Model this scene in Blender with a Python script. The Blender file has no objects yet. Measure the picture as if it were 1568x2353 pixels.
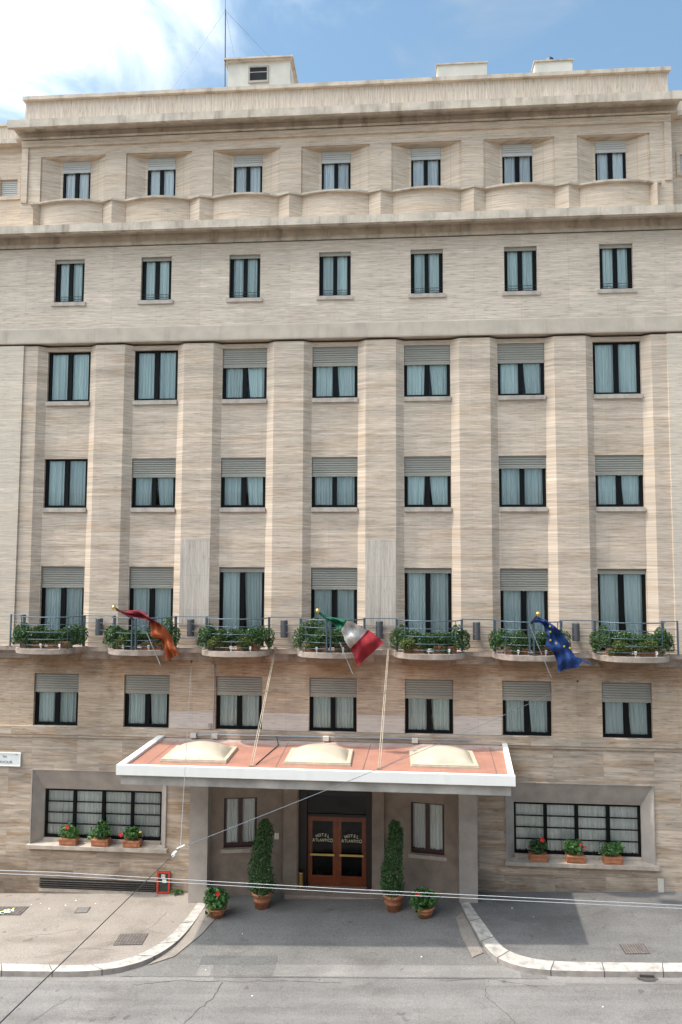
import bpy, math, random
from mathutils import Vector, Matrix
R = math.radians
scene = bpy.context.scene
COL = scene.collection

# ------------------------------------------------------------------ camera
cd = bpy.data.cameras.new('camera'); cam = bpy.data.objects.new('camera', cd); COL.objects.link(cam)
yaw, pitch, roll = 0.0732, 0.0699, 0.0038
fw = Vector((-math.sin(yaw)*math.cos(pitch), math.cos(yaw)*math.cos(pitch), math.sin(pitch)))
rt = Vector((math.cos(yaw), math.sin(yaw), 0)); up = rt.cross(fw)
r2 = rt*math.cos(roll) + up*math.sin(roll); u2 = -rt*math.sin(roll) + up*math.cos(roll)
m = Matrix((r2, u2, -fw)).transposed().to_4x4(); m.translation = Vector((1.844, -21.997, 10.4))
cam.matrix_world = m
cd.sensor_fit = 'VERTICAL'; cd.sensor_height = 36; cd.lens = 1587.29/2353*36; cd.clip_end = 2000
scene.camera = cam

# ------------------------------------------------------------------ light
SUN_TRAVEL = Vector((0.44, 0.115, -1.0)).normalized()
SUN_STR, SKY_STR, EXPO = 3.6, 0.15, 0.10
sd = bpy.data.lights.new('sun', 'SUN'); sd.energy = SUN_STR; sd.angle = R(1.2); sd.color = (1.0, 0.94, 0.85)
so = bpy.data.objects.new('sun', sd); COL.objects.link(so)
so.rotation_euler = SUN_TRAVEL.to_track_quat('-Z', 'Y').to_euler(); so.location = (-10, -5, 40)
to_sun = -SUN_TRAVEL
world = bpy.data.worlds.new('World'); scene.world = world; world.use_nodes = True
wn, wl = world.node_tree.nodes, world.node_tree.links; wn.clear()
wo = wn.new('ShaderNodeOutputWorld'); wb = wn.new('ShaderNodeBackground'); wl.new(wb.outputs[0], wo.inputs[0])
sky = wn.new('ShaderNodeTexSky'); sky.sky_type = 'NISHITA'; sky.sun_disc = False
sky.sun_elevation = math.asin(to_sun.z); sky.sun_rotation = math.atan2(to_sun.x, to_sun.y)
sky.air_density = 1.0; sky.dust_density = 0.6; sky.ozone_density = 2.0
wb.inputs[1].default_value = SKY_STR
tc = wn.new('ShaderNodeTexCoord'); sep = wn.new('ShaderNodeSeparateXYZ'); wl.new(tc.outputs['Generated'], sep.inputs[0])
mp = wn.new('ShaderNodeMapping'); mp.inputs['Scale'].default_value = (2.2, 2.2, 4.2); mp.inputs['Rotation'].default_value = (0, 0.5, 0)
wl.new(tc.outputs['Generated'], mp.inputs[0])
cn = wn.new('ShaderNodeTexNoise'); cn.inputs['Scale'].default_value = 1.6; cn.inputs['Detail'].default_value = 7; cn.inputs['Roughness'].default_value = 0.55
cn.inputs['Distortion'].default_value = 0.9
wl.new(mp.outputs[0], cn.inputs['Vector'])
g = wn.new('ShaderNodeMapRange'); g.interpolation_type = 'SMOOTHSTEP'; wl.new(sep.outputs[0], g.inputs[0])
g.inputs[1].default_value = -0.42; g.inputs[2].default_value = 0.06; g.inputs[3].default_value = 0.26; g.inputs[4].default_value = -0.36
ad = wn.new('ShaderNodeMath'); ad.operation = 'ADD'; wl.new(g.outputs[0], ad.inputs[0]); nr = wn.new('ShaderNodeMapRange'); wl.new(cn.outputs[0], nr.inputs[0]); nr.inputs[1].default_value = 0.33; nr.inputs[2].default_value = 0.68; nr.inputs[3].default_value = 0.0; nr.inputs[4].default_value = 0.70
hz = wn.new('ShaderNodeMapRange'); wl.new(sep.outputs[2], hz.inputs[0]); hz.inputs[1].default_value = 0.42; hz.inputs[2].default_value = 0.75; hz.inputs[3].default_value = -0.04; hz.inputs[4].default_value = 0.36
a2 = wn.new('ShaderNodeMath'); wl.new(nr.outputs[0], a2.inputs[0]); wl.new(hz.outputs[0], a2.inputs[1]); wl.new(a2.outputs[0], ad.inputs[1])
cm = wn.new('ShaderNodeMapRange'); cm.interpolation_type = 'SMOOTHSTEP'; wl.new(ad.outputs[0], cm.inputs[0])
cm.inputs[1].default_value = 0.28; cm.inputs[2].default_value = 1.10; cm.inputs[3].default_value = 0; cm.inputs[4].default_value = 1
hs = wn.new('ShaderNodeHueSaturation'); hs.inputs['Hue'].default_value = 0.482; hs.inputs['Saturation'].default_value = 0.94; hs.inputs['Value'].default_value = 1.42
wl.new(sky.outputs[0], hs.inputs['Color'])
mx = wn.new('ShaderNodeMix'); mx.data_type = 'RGBA'; wl.new(cm.outputs[0], mx.inputs[0]); wl.new(hs.outputs[0], mx.inputs[6])
# thin cloud glows brighter the nearer it lies to the sun
nd = wn.new('ShaderNodeVectorMath'); nd.operation = 'NORMALIZE'; wl.new(tc.outputs['Generated'], nd.inputs[0])
dt = wn.new('ShaderNodeVectorMath'); dt.operation = 'DOT_PRODUCT'; wl.new(nd.outputs[0], dt.inputs[0]); dt.inputs[1].default_value = tuple(to_sun)
gw = wn.new('ShaderNodeMapRange'); gw.interpolation_type = 'SMOOTHSTEP'; wl.new(dt.outputs['Value'], gw.inputs[0])
gw.inputs[1].default_value = 0.45; gw.inputs[2].default_value = 1.0; gw.inputs[3].default_value = 1.0; gw.inputs[4].default_value = 13.0
cc = wn.new('ShaderNodeVectorMath'); cc.operation = 'SCALE'; cc.inputs[0].default_value = (4.2, 4.45, 4.6); wl.new(gw.outputs[0], cc.inputs[3])
wl.new(cc.outputs[0], mx.inputs[7])
wl.new(mx.outputs[2], wb.inputs[0])
vs = scene.view_settings; vs.view_transform = 'Standard'; vs.look = 'None'; vs.exposure = EXPO; vs.gamma = 1
scene.render.engine = 'CYCLES'
scene.cycles.max_bounces = 6; scene.cycles.transparent_max_bounces = 12

# ------------------------------------------------------------------ materials
def newmat(name):
    mt = bpy.data.materials.new(name); mt.use_nodes = True
    n, l = mt.node_tree.nodes, mt.node_tree.links
    b = n['Principled BSDF']; return mt, n, l, b
def cmul(n, l, a, col_b, fac=1.0, mode='MULTIPLY'):
    x = n.new('ShaderNodeMix'); x.data_type = 'RGBA'; x.blend_type = mode
    x.inputs[0].default_value = fac if isinstance(fac, float) else 1.0
    if not isinstance(fac, float): l.new(fac, x.inputs[0])
    l.new(a, x.inputs[6]) if hasattr(a, 'links') else None
    if not hasattr(a, 'links'): x.inputs[6].default_value = (*a, 1)
    if hasattr(col_b, 'links'): l.new(col_b, x.inputs[7])
    else: x.inputs[7].default_value = (*col_b, 1)
    return x.outputs[2]
def noise(n, l, vec, scale, detail=4, rough=0.55, dist=0.0):
    t = n.new('ShaderNodeTexNoise'); t.inputs['Scale'].default_value = scale; t.inputs['Detail'].default_value = detail
    t.inputs['Roughness'].default_value = rough; t.inputs['Distortion'].default_value = dist
    l.new(vec, t.inputs['Vector']); return t.outputs[0]
def ramp(n, l, v, a, b, lo=0.0, hi=1.0):
    t = n.new('ShaderNodeMapRange'); l.new(v, t.inputs[0])
    t.inputs[1].default_value = a; t.inputs[2].default_value = b; t.inputs[3].default_value = lo; t.inputs[4].default_value = hi
    return t.outputs[0]
def grey(n, l, v):
    t = n.new('ShaderNodeCombineColor')
    for i in range(3): l.new(v, t.inputs[i])
    return t.outputs[0]
def mapped(n, l, scale, rot=(0, 0, 0), src=None):
    if src is None:
        gnode = n.new('ShaderNodeNewGeometry'); src = gnode.outputs['Position']
    t = n.new('ShaderNodeMapping'); t.inputs['Scale'].default_value = scale; t.inputs['Rotation'].default_value = rot
    l.new(src, t.inputs[0]); return t.outputs[0]
def plain(name, col, rough=0.6, metal=0.0, var=0.12, scale=3.0, bump=0.0, streak=0.0):
    mt, n, l, b = newmat(name)
    p = mapped(n, l, (1, 1, 1))
    v = ramp(n, l, noise(n, l, p, scale, 5), 0.3, 0.7, 1-var, 1+var)
    c = cmul(n, l, tuple(col), grey(n, l, v))
    if streak:
        sk = noise(n, l, mapped(n, l, (2.6, 2.6, .35)), 1.0, 5, .65)
        c = cmul(n, l, c, (.50, .45, .40), ramp(n, l, sk, .52, .72, 0, streak))
    l.new(c, b.inputs['Base Color'])
    b.inputs['Roughness'].default_value = rough; b.inputs['Metallic'].default_value = metal
    if bump:
        bp = n.new('ShaderNodeBump'); bp.inputs['Strength'].default_value = bump; bp.inputs['Distance'].default_value = 0.02
        l.new(noise(n, l, p, scale*12, 3), bp.inputs['Height']); l.new(bp.outputs[0], b.inputs['Normal'])
    return mt
def travertine(name, col, band=0.22, fine=0.2, slab=(1.05, 0.56), slabvar=0.10, blotch=0.1, brown=0.0, vertical=False, wav=0.35, pit=0.35, joints=0.35, offset=0.0, scramble=0.0, vf=9.0, course=0.06, dirt_shade=None, dirt_shade_z=(0, 2)):
    mt, n, l, b = newmat(name)
    geo = n.new('ShaderNodeNewGeometry'); s = n.new('ShaderNodeSeparateXYZ'); l.new(geo.outputs['Position'], s.inputs[0])
    xy = n.new('ShaderNodeMath'); xy.operation = 'ADD'; l.new(s.outputs[0], xy.inputs[0]); l.new(s.outputs[1], xy.inputs[1])
    cb = n.new('ShaderNodeCombineXYZ')
    if vertical: l.new(s.outputs[2], cb.inputs[0]); l.new(xy.outputs[0], cb.inputs[1])
    else: l.new(xy.outputs[0], cb.inputs[0]); l.new(s.outputs[2], cb.inputs[1])
    V = cb.outputs[0]
    br = n.new('ShaderNodeTexBrick'); br.offset = offset; br.inputs['Scale'].default_value = 1; br.inputs['Brick Width'].default_value = slab[0]; br.inputs['Row Height'].default_value = slab[1]
    br.inputs['Mortar Size'].default_value = 0.006; br.inputs['Mortar Smooth'].default_value = 0.3; br.inputs['Bias'].default_value = 0
    br.inputs['Color1'].default_value = (0, 0, 0, 1); br.inputs['Color2'].default_value = (1, 1, 1, 1); br.inputs['Mortar'].default_value = (.5, .5, .5, 1)
    cb2 = n.new('ShaderNodeCombineXYZ'); l.new(xy.outputs[0], cb2.inputs[0]); l.new(s.outputs[2], cb2.inputs[1]); l.new(cb2.outputs[0], br.inputs['Vector'])
    # each slab has its own piece of veining
    sc = n.new('ShaderNodeVectorMath'); sc.operation = 'SCALE'; sc.inputs[3].default_value = scramble; l.new(br.outputs['Color'], sc.inputs[0])
    av = n.new('ShaderNodeVectorMath'); l.new(V, av.inputs[0]); l.new(sc.outputs[0], av.inputs[1])
    VV = av.outputs[0]
    bands = noise(n, l, mapped(n, l, (0.3 if vf > 8 else .5, vf, 1), src=VV), 1.0, 5, 0.6, wav)
    finen = noise(n, l, mapped(n, l, (1.5, 24.0, 1), src=VV), 1.0, 3, 0.6, 0.2)
    pits = noise(n, l, mapped(n, l, (3.0, 24.0, 1), src=VV), 1.0, 2, 0.5)
    blo = noise(n, l, mapped(n, l, (0.5, 0.35, 1), src=V), 1.0, 5, 0.6)
    c = cmul(n, l, tuple(col), grey(n, l, ramp(n, l, bands, 0.32, 0.68, 1-band, 1+band)))
    c = cmul(n, l, c, grey(n, l, ramp(n, l, finen, 0.3, 0.7, 1-fine, 1+fine)))
    c = cmul(n, l, c, grey(n, l, ramp(n, l, br.outputs['Color'], 0, 1, 1-slabvar, 1+slabvar)))
    c = cmul(n, l, c, grey(n, l, ramp(n, l, blo, 0.3, 0.7, 1-blotch, 1+blotch)))
    crs = noise(n, l, mapped(n, l, (0.04, 2.6, 1), src=V), 1.0, 3, 0.7)
    c = cmul(n, l, c, grey(n, l, ramp(n, l, crs, 0.33, 0.67, 1-course, 1+course)))
    c = cmul(n, l, c, (0.45, 0.38, 0.32), ramp(n, l, pits, 0.60, 0.68, 0, pit))
    if brown:
        bn = noise(n, l, mapped(n, l, (0.5, 3.0, 1), src=VV), 1.0, 4, 0.6, 0.6)
        c = cmul(n, l, c, (0.80, 0.62, 0.42), ramp(n, l, bn, 0.5, 0.68, 0, brown))
    c = cmul(n, l, c, (0.55, 0.5, 0.45), ramp(n, l, br.outputs['Fac'], 0, 1, 0, joints))
    if dirt_shade:
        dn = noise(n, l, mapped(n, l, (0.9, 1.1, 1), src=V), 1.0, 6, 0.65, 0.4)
        zz = ramp(n, l, s.outputs[2], dirt_shade_z[0], dirt_shade_z[1], 0.32, -0.2)
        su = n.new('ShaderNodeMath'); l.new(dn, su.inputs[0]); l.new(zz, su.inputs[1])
        c = cmul(n, l, c, dirt_shade, ramp(n, l, su.outputs[0], 0.5, 0.85, 0, 1))
    l.new(c, b.inputs['Base Color']); b.inputs['Roughness'].default_value = 0.75; b.inputs['Specular IOR Level'].default_value = 0.25
    bp = n.new('ShaderNodeBump'); bp.inputs['Strength'].default_value = 0.35; bp.inputs['Distance'].default_value = 0.01
    l.new(finen, bp.inputs['Height']); l.new(bp.outputs[0], b.inputs['Normal'])
    return mt
def asphalt(name, col, var=0.12, grain=0.25, patch=0.1, cracks=0.0):
    mt, n, l, b = newmat(name); p = mapped(n, l, (1, 1, 1))
    c = cmul(n, l, tuple(col), grey(n, l, ramp(n, l, noise(n, l, p, 0.5, 6, 0.6), 0.3, 0.7, 1-var, 1+var)))
    c = cmul(n, l, c, grey(n, l, ramp(n, l, noise(n, l, p, 26, 3, 0.7), 0.3, 0.7, 1-grain, 1+grain)))
    c = cmul(n, l, c, grey(n, l, ramp(n, l, noise(n, l, mapped(n, l, (0.12, 1.8, 1)), 1.5, 4, 0.6), 0.35, 0.65, 1-patch, 1+patch)))
    big = noise(n, l, mapped(n, l, (0.5, 1.0, 1)), 0.9, 7, 0.62, 0.8)
    c = cmul(n, l, c, (0.74, 0.72, 0.71), ramp(n, l, big, 0.52, 0.66, 0, 0.75))
    vo = n.new('ShaderNodeTexVoronoi'); vo.feature = 'DISTANCE_TO_EDGE'; vo.inputs['Scale'].default_value = 0.33; vo.inputs['Randomness'].default_value = 1.0
    dv = n.new('ShaderNodeVectorMath'); dv.inputs[1].default_value = (0, 0, 0); l.new(p, dv.inputs[0]); nz = n.new('ShaderNodeTexNoise'); nz.inputs['Scale'].default_value = 2.0; nz.inputs['Detail'].default_value = 5; l.new(p, nz.inputs['Vector']); l.new(nz.outputs['Color'], dv.inputs[1]); l.new(dv.outputs[0], vo.inputs['Vector'])
    c = cmul(n, l, c, (0.62, 0.6, 0.58), ramp(n, l, vo.outputs['Distance'], 0.0, 0.007, cracks, 0))
    sp = noise(n, l, p, 3.2, 2, 0.5)
    c = cmul(n, l, c, (0.6, 0.58, 0.58), ramp(n, l, sp, 0.70, 0.74, 0, 0.7))
    l.new(c, b.inputs['Base Color']); b.inputs['Roughness'].default_value = 0.9; b.inputs['Specular IOR Level'].default_value = 0.2
    bp = n.new('ShaderNodeBump'); bp.inputs['Strength'].default_value = 0.4; bp.inputs['Distance'].default_value = 0.01
    l.new(noise(n, l, p, 40, 3), bp.inputs['Height']); l.new(bp.outputs[0], b.inputs['Normal'])
    return mt
def leafmat(name, c1, c2):
    mt, n, l, b = newmat(name)
    geo = n.new('ShaderNodeNewGeometry'); x = n.new('ShaderNodeMix'); x.data_type = 'RGBA'
    l.new(geo.outputs['Random Per Island'], x.inputs[0]); x.inputs[6].default_value = (*c1, 1); x.inputs[7].default_value = (*c2, 1)
    l.new(x.outputs[2], b.inputs['Base Color']); b.inputs['Roughness'].default_value = 0.42
    tr = n.new('ShaderNodeBsdfTranslucent'); l.new(x.outputs[2], tr.inputs[0])
    ms = n.new('ShaderNodeMixShader'); ms.inputs[0].default_value = 0.25
    l.new(b.outputs[0], ms.inputs[1]); l.new(tr.outputs[0], ms.inputs[2]); l.new(ms.outputs[0], n['Material Output'].inputs[0])
    return mt
def cloth(name, col, lo=.84):
    mt, n, l, b = newmat(name); p = mapped(n, l, (18, 18, 0.6))
    c = cmul(n, l, tuple(col), grey(n, l, ramp(n, l, noise(n, l, p, 1.0, 3, 0.5), 0.35, 0.65, 0.86, 1.04)))
    oi = n.new('ShaderNodeObjectInfo'); c = cmul(n, l, c, grey(n, l, ramp(n, l, oi.outputs['Random'], 0, 1, lo, 1.04)))
    l.new(c, b.inputs['Base Color']); b.inputs['Roughness'].default_value = 0.9
    tr = n.new('ShaderNodeBsdfTranslucent'); l.new(c, tr.inputs[0])
    ms = n.new('ShaderNodeMixShader'); ms.inputs[0].default_value = 0.05
    l.new(b.outputs[0], ms.inputs[1]); l.new(tr.outputs[0], ms.inputs[2]); l.new(ms.outputs[0], n['Material Output'].inputs[0])
    return mt
def glassmat(name, tint, refl=0.9, ior=1.5):
    mt, n, l, b = newmat(name); n.remove(b)
    t = n.new('ShaderNodeBsdfTransparent'); t.inputs[0].default_value = (*tint, 1)
    gl = n.new('ShaderNodeBsdfGlossy'); gl.inputs['Roughness'].default_value = 0.03
    fr = n.new('ShaderNodeFresnel'); fr.inputs[0].default_value = ior
    mu = n.new('ShaderNodeMath'); mu.operation = 'MULTIPLY'; mu.inputs[1].default_value = refl; l.new(fr.outputs[0], mu.inputs[0])
    ms = n.new('ShaderNodeMixShader'); l.new(mu.outputs[0], ms.inputs[0]); l.new(t.outputs[0], ms.inputs[1]); l.new(gl.outputs[0], ms.inputs[2])
    l.new(ms.outputs[0], n['Material Output'].inputs[0]); return mt
M = {}
M['mid'] = travertine('warm_travertine', (.545, .432, .335), band=.14, fine=.24, slab=(1.1, .6), slabvar=.035, brown=.35, blotch=.07, course=.13, joints=.28)
M['side'] = travertine('pale_travertine_side', (.59, .49, .39), band=.07, fine=.18, slabvar=.02, slab=(1.1, .6), brown=.12, blotch=.05, joints=.15)
M['upper'] = travertine('pale_travertine', (.59, .48, .382), band=.07, fine=.24, slab=(1.5, .72), slabvar=.05, brown=.12, blotch=.07, pit=.45)
M['top'] = travertine('attic_travertine', (.575, .46, .355), band=.09, fine=.20, slab=(1.0, .6), slabvar=.04, brown=.22, blotch=.06, pit=.4)
M['rough'] = travertine('worn_shaded_travertine', (.475, .362, .265), band=.08, fine=.26, slab=(1.5, .55), slabvar=.05, brown=.35, blotch=.20, pit=.6, dirt_shade=(.66, .54, .44), dirt_shade_z=(7.3, 5.6))  # water stains and balcony shade both painted in, browner towards the ledge
M['clean'] = travertine('clean_travertine', (.56, .49, .43), band=.06, fine=.10, slab=(1.5, .55), slabvar=.03, brown=.1, blotch=.05, pit=.4)
M['ground'] = travertine('veined_travertine', (.43, .345, .27), vf=6.5, band=.28, fine=.14, slab=(1.5, .95), slabvar=.10, offset=.5, scramble=7.3, brown=.7, blotch=.18, wav=1.2, pit=.5, joints=.25, dirt_shade=(.55, .52, .5), dirt_shade_z=(0, 1.7))
M['vert'] = travertine('streaked_parapet_stone', (.56, .465, .375), band=.05, fine=.24, vertical=True, slab=(2.2, 3.0), slabvar=.03, blotch=.05, brown=.2, pit=.45)
M['patch'] = travertine('replaced_travertine', (.50, .43, .36), band=.16, fine=.16, vertical=True, slab=(.49, 1.1), slabvar=.06, blotch=.04)
M['smooth'] = plain('smooth_stone', (.52, .425, .335), .75, var=.13, scale=1.6, bump=.2, streak=.35)
M['cornice'] = plain('weathered_cornice_stone', (.51, .43, .345), .8, var=.22, scale=2.2, bump=.3, streak=.85)
M['concrete'] = plain('grey_rendered_concrete', (.37, .32, .28), .85, var=.16, scale=2.0, bump=.4)
M['portal'] = plain('brown_grey_stone_portal', (.28, .215, .17), .85, var=.2, scale=2.6, bump=.4)
M['ledge'] = plain('worn_ledge_stone', (.35, .28, .228), .8, var=.3, scale=3, bump=.3, streak=.9)
M['corbel'] = plain('brown_stained_corbel', (.27, .185, .125), .85, var=.3, scale=3, bump=.3)
M['sill'] = plain('marble_sill', (.45, .375, .31), .6, var=.2, scale=4, streak=.6)
M['frame'] = plain('black_brown_window_paint', (.006, .006, .006), .6, var=.1)
M['frame'].node_tree.nodes['Principled BSDF'].inputs['Specular IOR Level'].default_value = .12
M['dark'] = plain('unlit_room', (.012, .014, .014), .9, var=.2)
M['shutter'] = plain('roller_shutter_plastic', (.30, .28, .235), .6, var=.08, scale=1.0)
M['shutterlt'] = plain('pale_roller_shutter', (.48, .47, .44), .6, var=.08, scale=1.0)
M['curtain'] = cloth('sea_green_curtain', (.86, .92, .88))
M['curtainlt'] = cloth('pale_blue_curtain', (.90, .96, .97))
M['curtainw'] = cloth('white_net_curtain', (.97, .95, .91))
M['glass'] = glassmat('window_glass', (.95, 1.0, 1.0), .9)
M['clearglass'] = glassmat('clear_window_glass', (1, 1, 1), 1.0)
M['darkglass'] = glassmat('entrance_glass', (.28, .27, .27), .8)
M['rail'] = plain('blue_grey_iron', (.075, .11, .135), .45, metal=.2, var=.1)
M['lamp'] = plain('grey_lamp_metal', (.105, .105, .108), .5, metal=.3, var=.08)
M['white'] = plain('white_fascia_paint', (.84, .82, .77), .5, var=.03, scale=1.0, streak=.10)
M['beam'] = plain('stained_canopy_beam', (.40, .37, .33), .85, var=.3, scale=1.5)
M['dome'] = plain('cream_acrylic', (.46, .395, .30), .5, var=.14, scale=2.0)
M['domeframe'] = plain('cream_skylight_frame', (.50, .42, .32), .5, var=.12, scale=6)
M['rod'] = plain('cream_rod_paint', (.42, .34, .24), .5, var=.3, scale=5)
M['black'] = plain('black_metal', (.02, .02, .02), .45, var=.1)
M['wood'] = plain('varnished_brown_wood', (.20, .05, .017), .35, var=.3, scale=5)
M['darkwood'] = plain('dark_wood_reveal', (.022, .014, .012), .5, var=.2)
M['redwood'] = plain('dark_red_window_paint', (.045, .014, .014), .4, var=.1)
M['gold'] = plain('brass', (.72, .50, .17), .28, metal=.9, var=.1)
M['letters'] = plain('cream_lettering', (.75, .68, .45), .5, var=.02)
M['terra'] = plain('terracotta', (.42, .165, .08), .8, var=.28, scale=7, bump=.2)
M['soil'] = plain('potting_soil', (.04, .028, .02), .95)
M['leaf1'] = leafmat('balcony_leaves', (.022, .065, .018), (.085, .16, .045))
M['leaf2'] = leafmat('yellow_green_leaves', (.07, .11, .02), (.17, .20, .05))
M['leaf3'] = leafmat('topiary_leaves', (.02, .075, .02), (.10, .21, .06))
M['leaf4'] = leafmat('hibiscus_leaves', (.03, .10, .025), (.13, .27, .07))
M['stem'] = plain('woody_stem', (.10, .07, .045), .9)
M['flower'] = plain('red_petals', (.75, .02, .02), .5, var=.05)
M['yellow'] = plain('yellow_petals', (.8, .6, .08), .5, var=.05)
M['cable'] = plain('dark_cable', (.03, .032, .036), .5)
M['cablelt'] = plain('bright_overhead_wire', (.48, .49, .50), .35, metal=.3, var=.05)
M['galv'] = plain('galvanised_wire', (.26, .28, .30), .4, metal=.4, var=.05)
M['porcelain'] = plain('white_insulator', (.88, .86, .80), .3, var=.03)
M['red'] = plain('red_cabinet_paint', (.55, .045, .02), .5, var=.12, scale=8)
M['marble'] = plain('white_marble_plaque', (.72, .73, .70), .4, var=.06, scale=5)
M['ink'] = plain('engraved_lettering', (.22, .21, .18), .8, var=.02)
M['kerb'] = plain('pale_travertine_kerb', (.42, .385, .345), .75, var=.36, scale=5, bump=.3)
M['kerbface'] = plain('worn_kerb_face', (.30, .265, .24), .85, var=.25, scale=4)
M['road'] = asphalt('grey_asphalt', (.18, .168, .158), var=.15, grain=.22, patch=.10, cracks=.35)
M['apron'] = asphalt('dark_asphalt', (.17, .16, .15), var=.16, grain=.28, patch=.05)
M['apron2'] = asphalt('newer_asphalt_patch', (.135, .13, .125), var=.1, grain=.25, patch=.03)
M['strip'] = asphalt('worn_concrete_strip', (.215, .20, .185), var=.22, grain=.2, patch=.08)
M['pavel'] = asphalt('beige_pavement', (.275, .238, .205), var=.12, grain=.22, patch=.03)
M['paver'] = asphalt('grey_pavement', (.15, .142, .136), var=.2, grain=.25, patch=.05)
M['crack'] = plain('crack_gap', (.07, .062, .055), .95)
M['iron'] = plain('cast_iron', (.12, .10, .09), .7, metal=.3, var=.3, scale=8)
M['flagred'] = cloth('crimson_cloth', (.17, .012, .02), 1.0)
M['flagorange'] = cloth('orange_cloth', (.30, .06, .012), 1.0)
M['flaggreen'] = cloth('green_cloth', (.008, .10, .05), 1.0)
M['flagwhite'] = cloth('white_cloth', (.50, .46, .42), 1.0)
M['flagscarlet'] = cloth('scarlet_cloth', (.24, .01, .016), 1.0)
M['flagblue'] = cloth('blue_cloth', (.008, .035, .14), 1.0)
M['star'] = plain('yellow_star', (.65, .42, .03), .7, var=.03)
M['plaster'] = plain('cream_plaster', (.60, .56, .48), .85, var=.1, scale=1.5)
M['paper'] = plain('white_paper', (.8, .8, .76), .7, var=.03)
M['yellowpaper'] = plain('yellow_print', (.75, .6, .05), .7, var=.1)
def membrane():
    mt, n, l, b = newmat('pink_roof_membrane')
    p = mapped(n, l, (1, 1, 1))
    br = n.new('ShaderNodeTexBrick'); br.inputs['Scale'].default_value = 1; br.inputs['Brick Width'].default_value = .42; br.inputs['Row Height'].default_value = .13
    br.inputs['Mortar Size'].default_value = .012; br.inputs['Color1'].default_value = (.35, .165, .115, 1); br.inputs['Color2'].default_value = (.37, .175, .122, 1)
    br.inputs['Mortar'].default_value = (.315, .145, .10, 1); l.new(p, br.inputs['Vector'])
    c = cmul(n, l, br.outputs['Color'], grey(n, l, ramp(n, l, noise(n, l, p, 1.3, 6, .65), .3, .7, .82, 1.15)))
    s = n.new('ShaderNodeSeparateXYZ'); l.new(p, s.inputs[0])
    st = n.new('ShaderNodeMath'); l.new(ramp(n, l, s.outputs[1], -1.1, 0, -0.25, .45), st.inputs[0]); l.new(noise(n, l, p, 2.3, 5, .6), st.inputs[1])
    c = cmul(n, l, c, (.52, .47, .43), ramp(n, l, st.outputs[0], .45, .95, 0, .8), 'MIX')
    l.new(c, b.inputs['Base Color']); b.inputs['Roughness'].default_value = .85; return mt
M['membrane'] = membrane()

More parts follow.
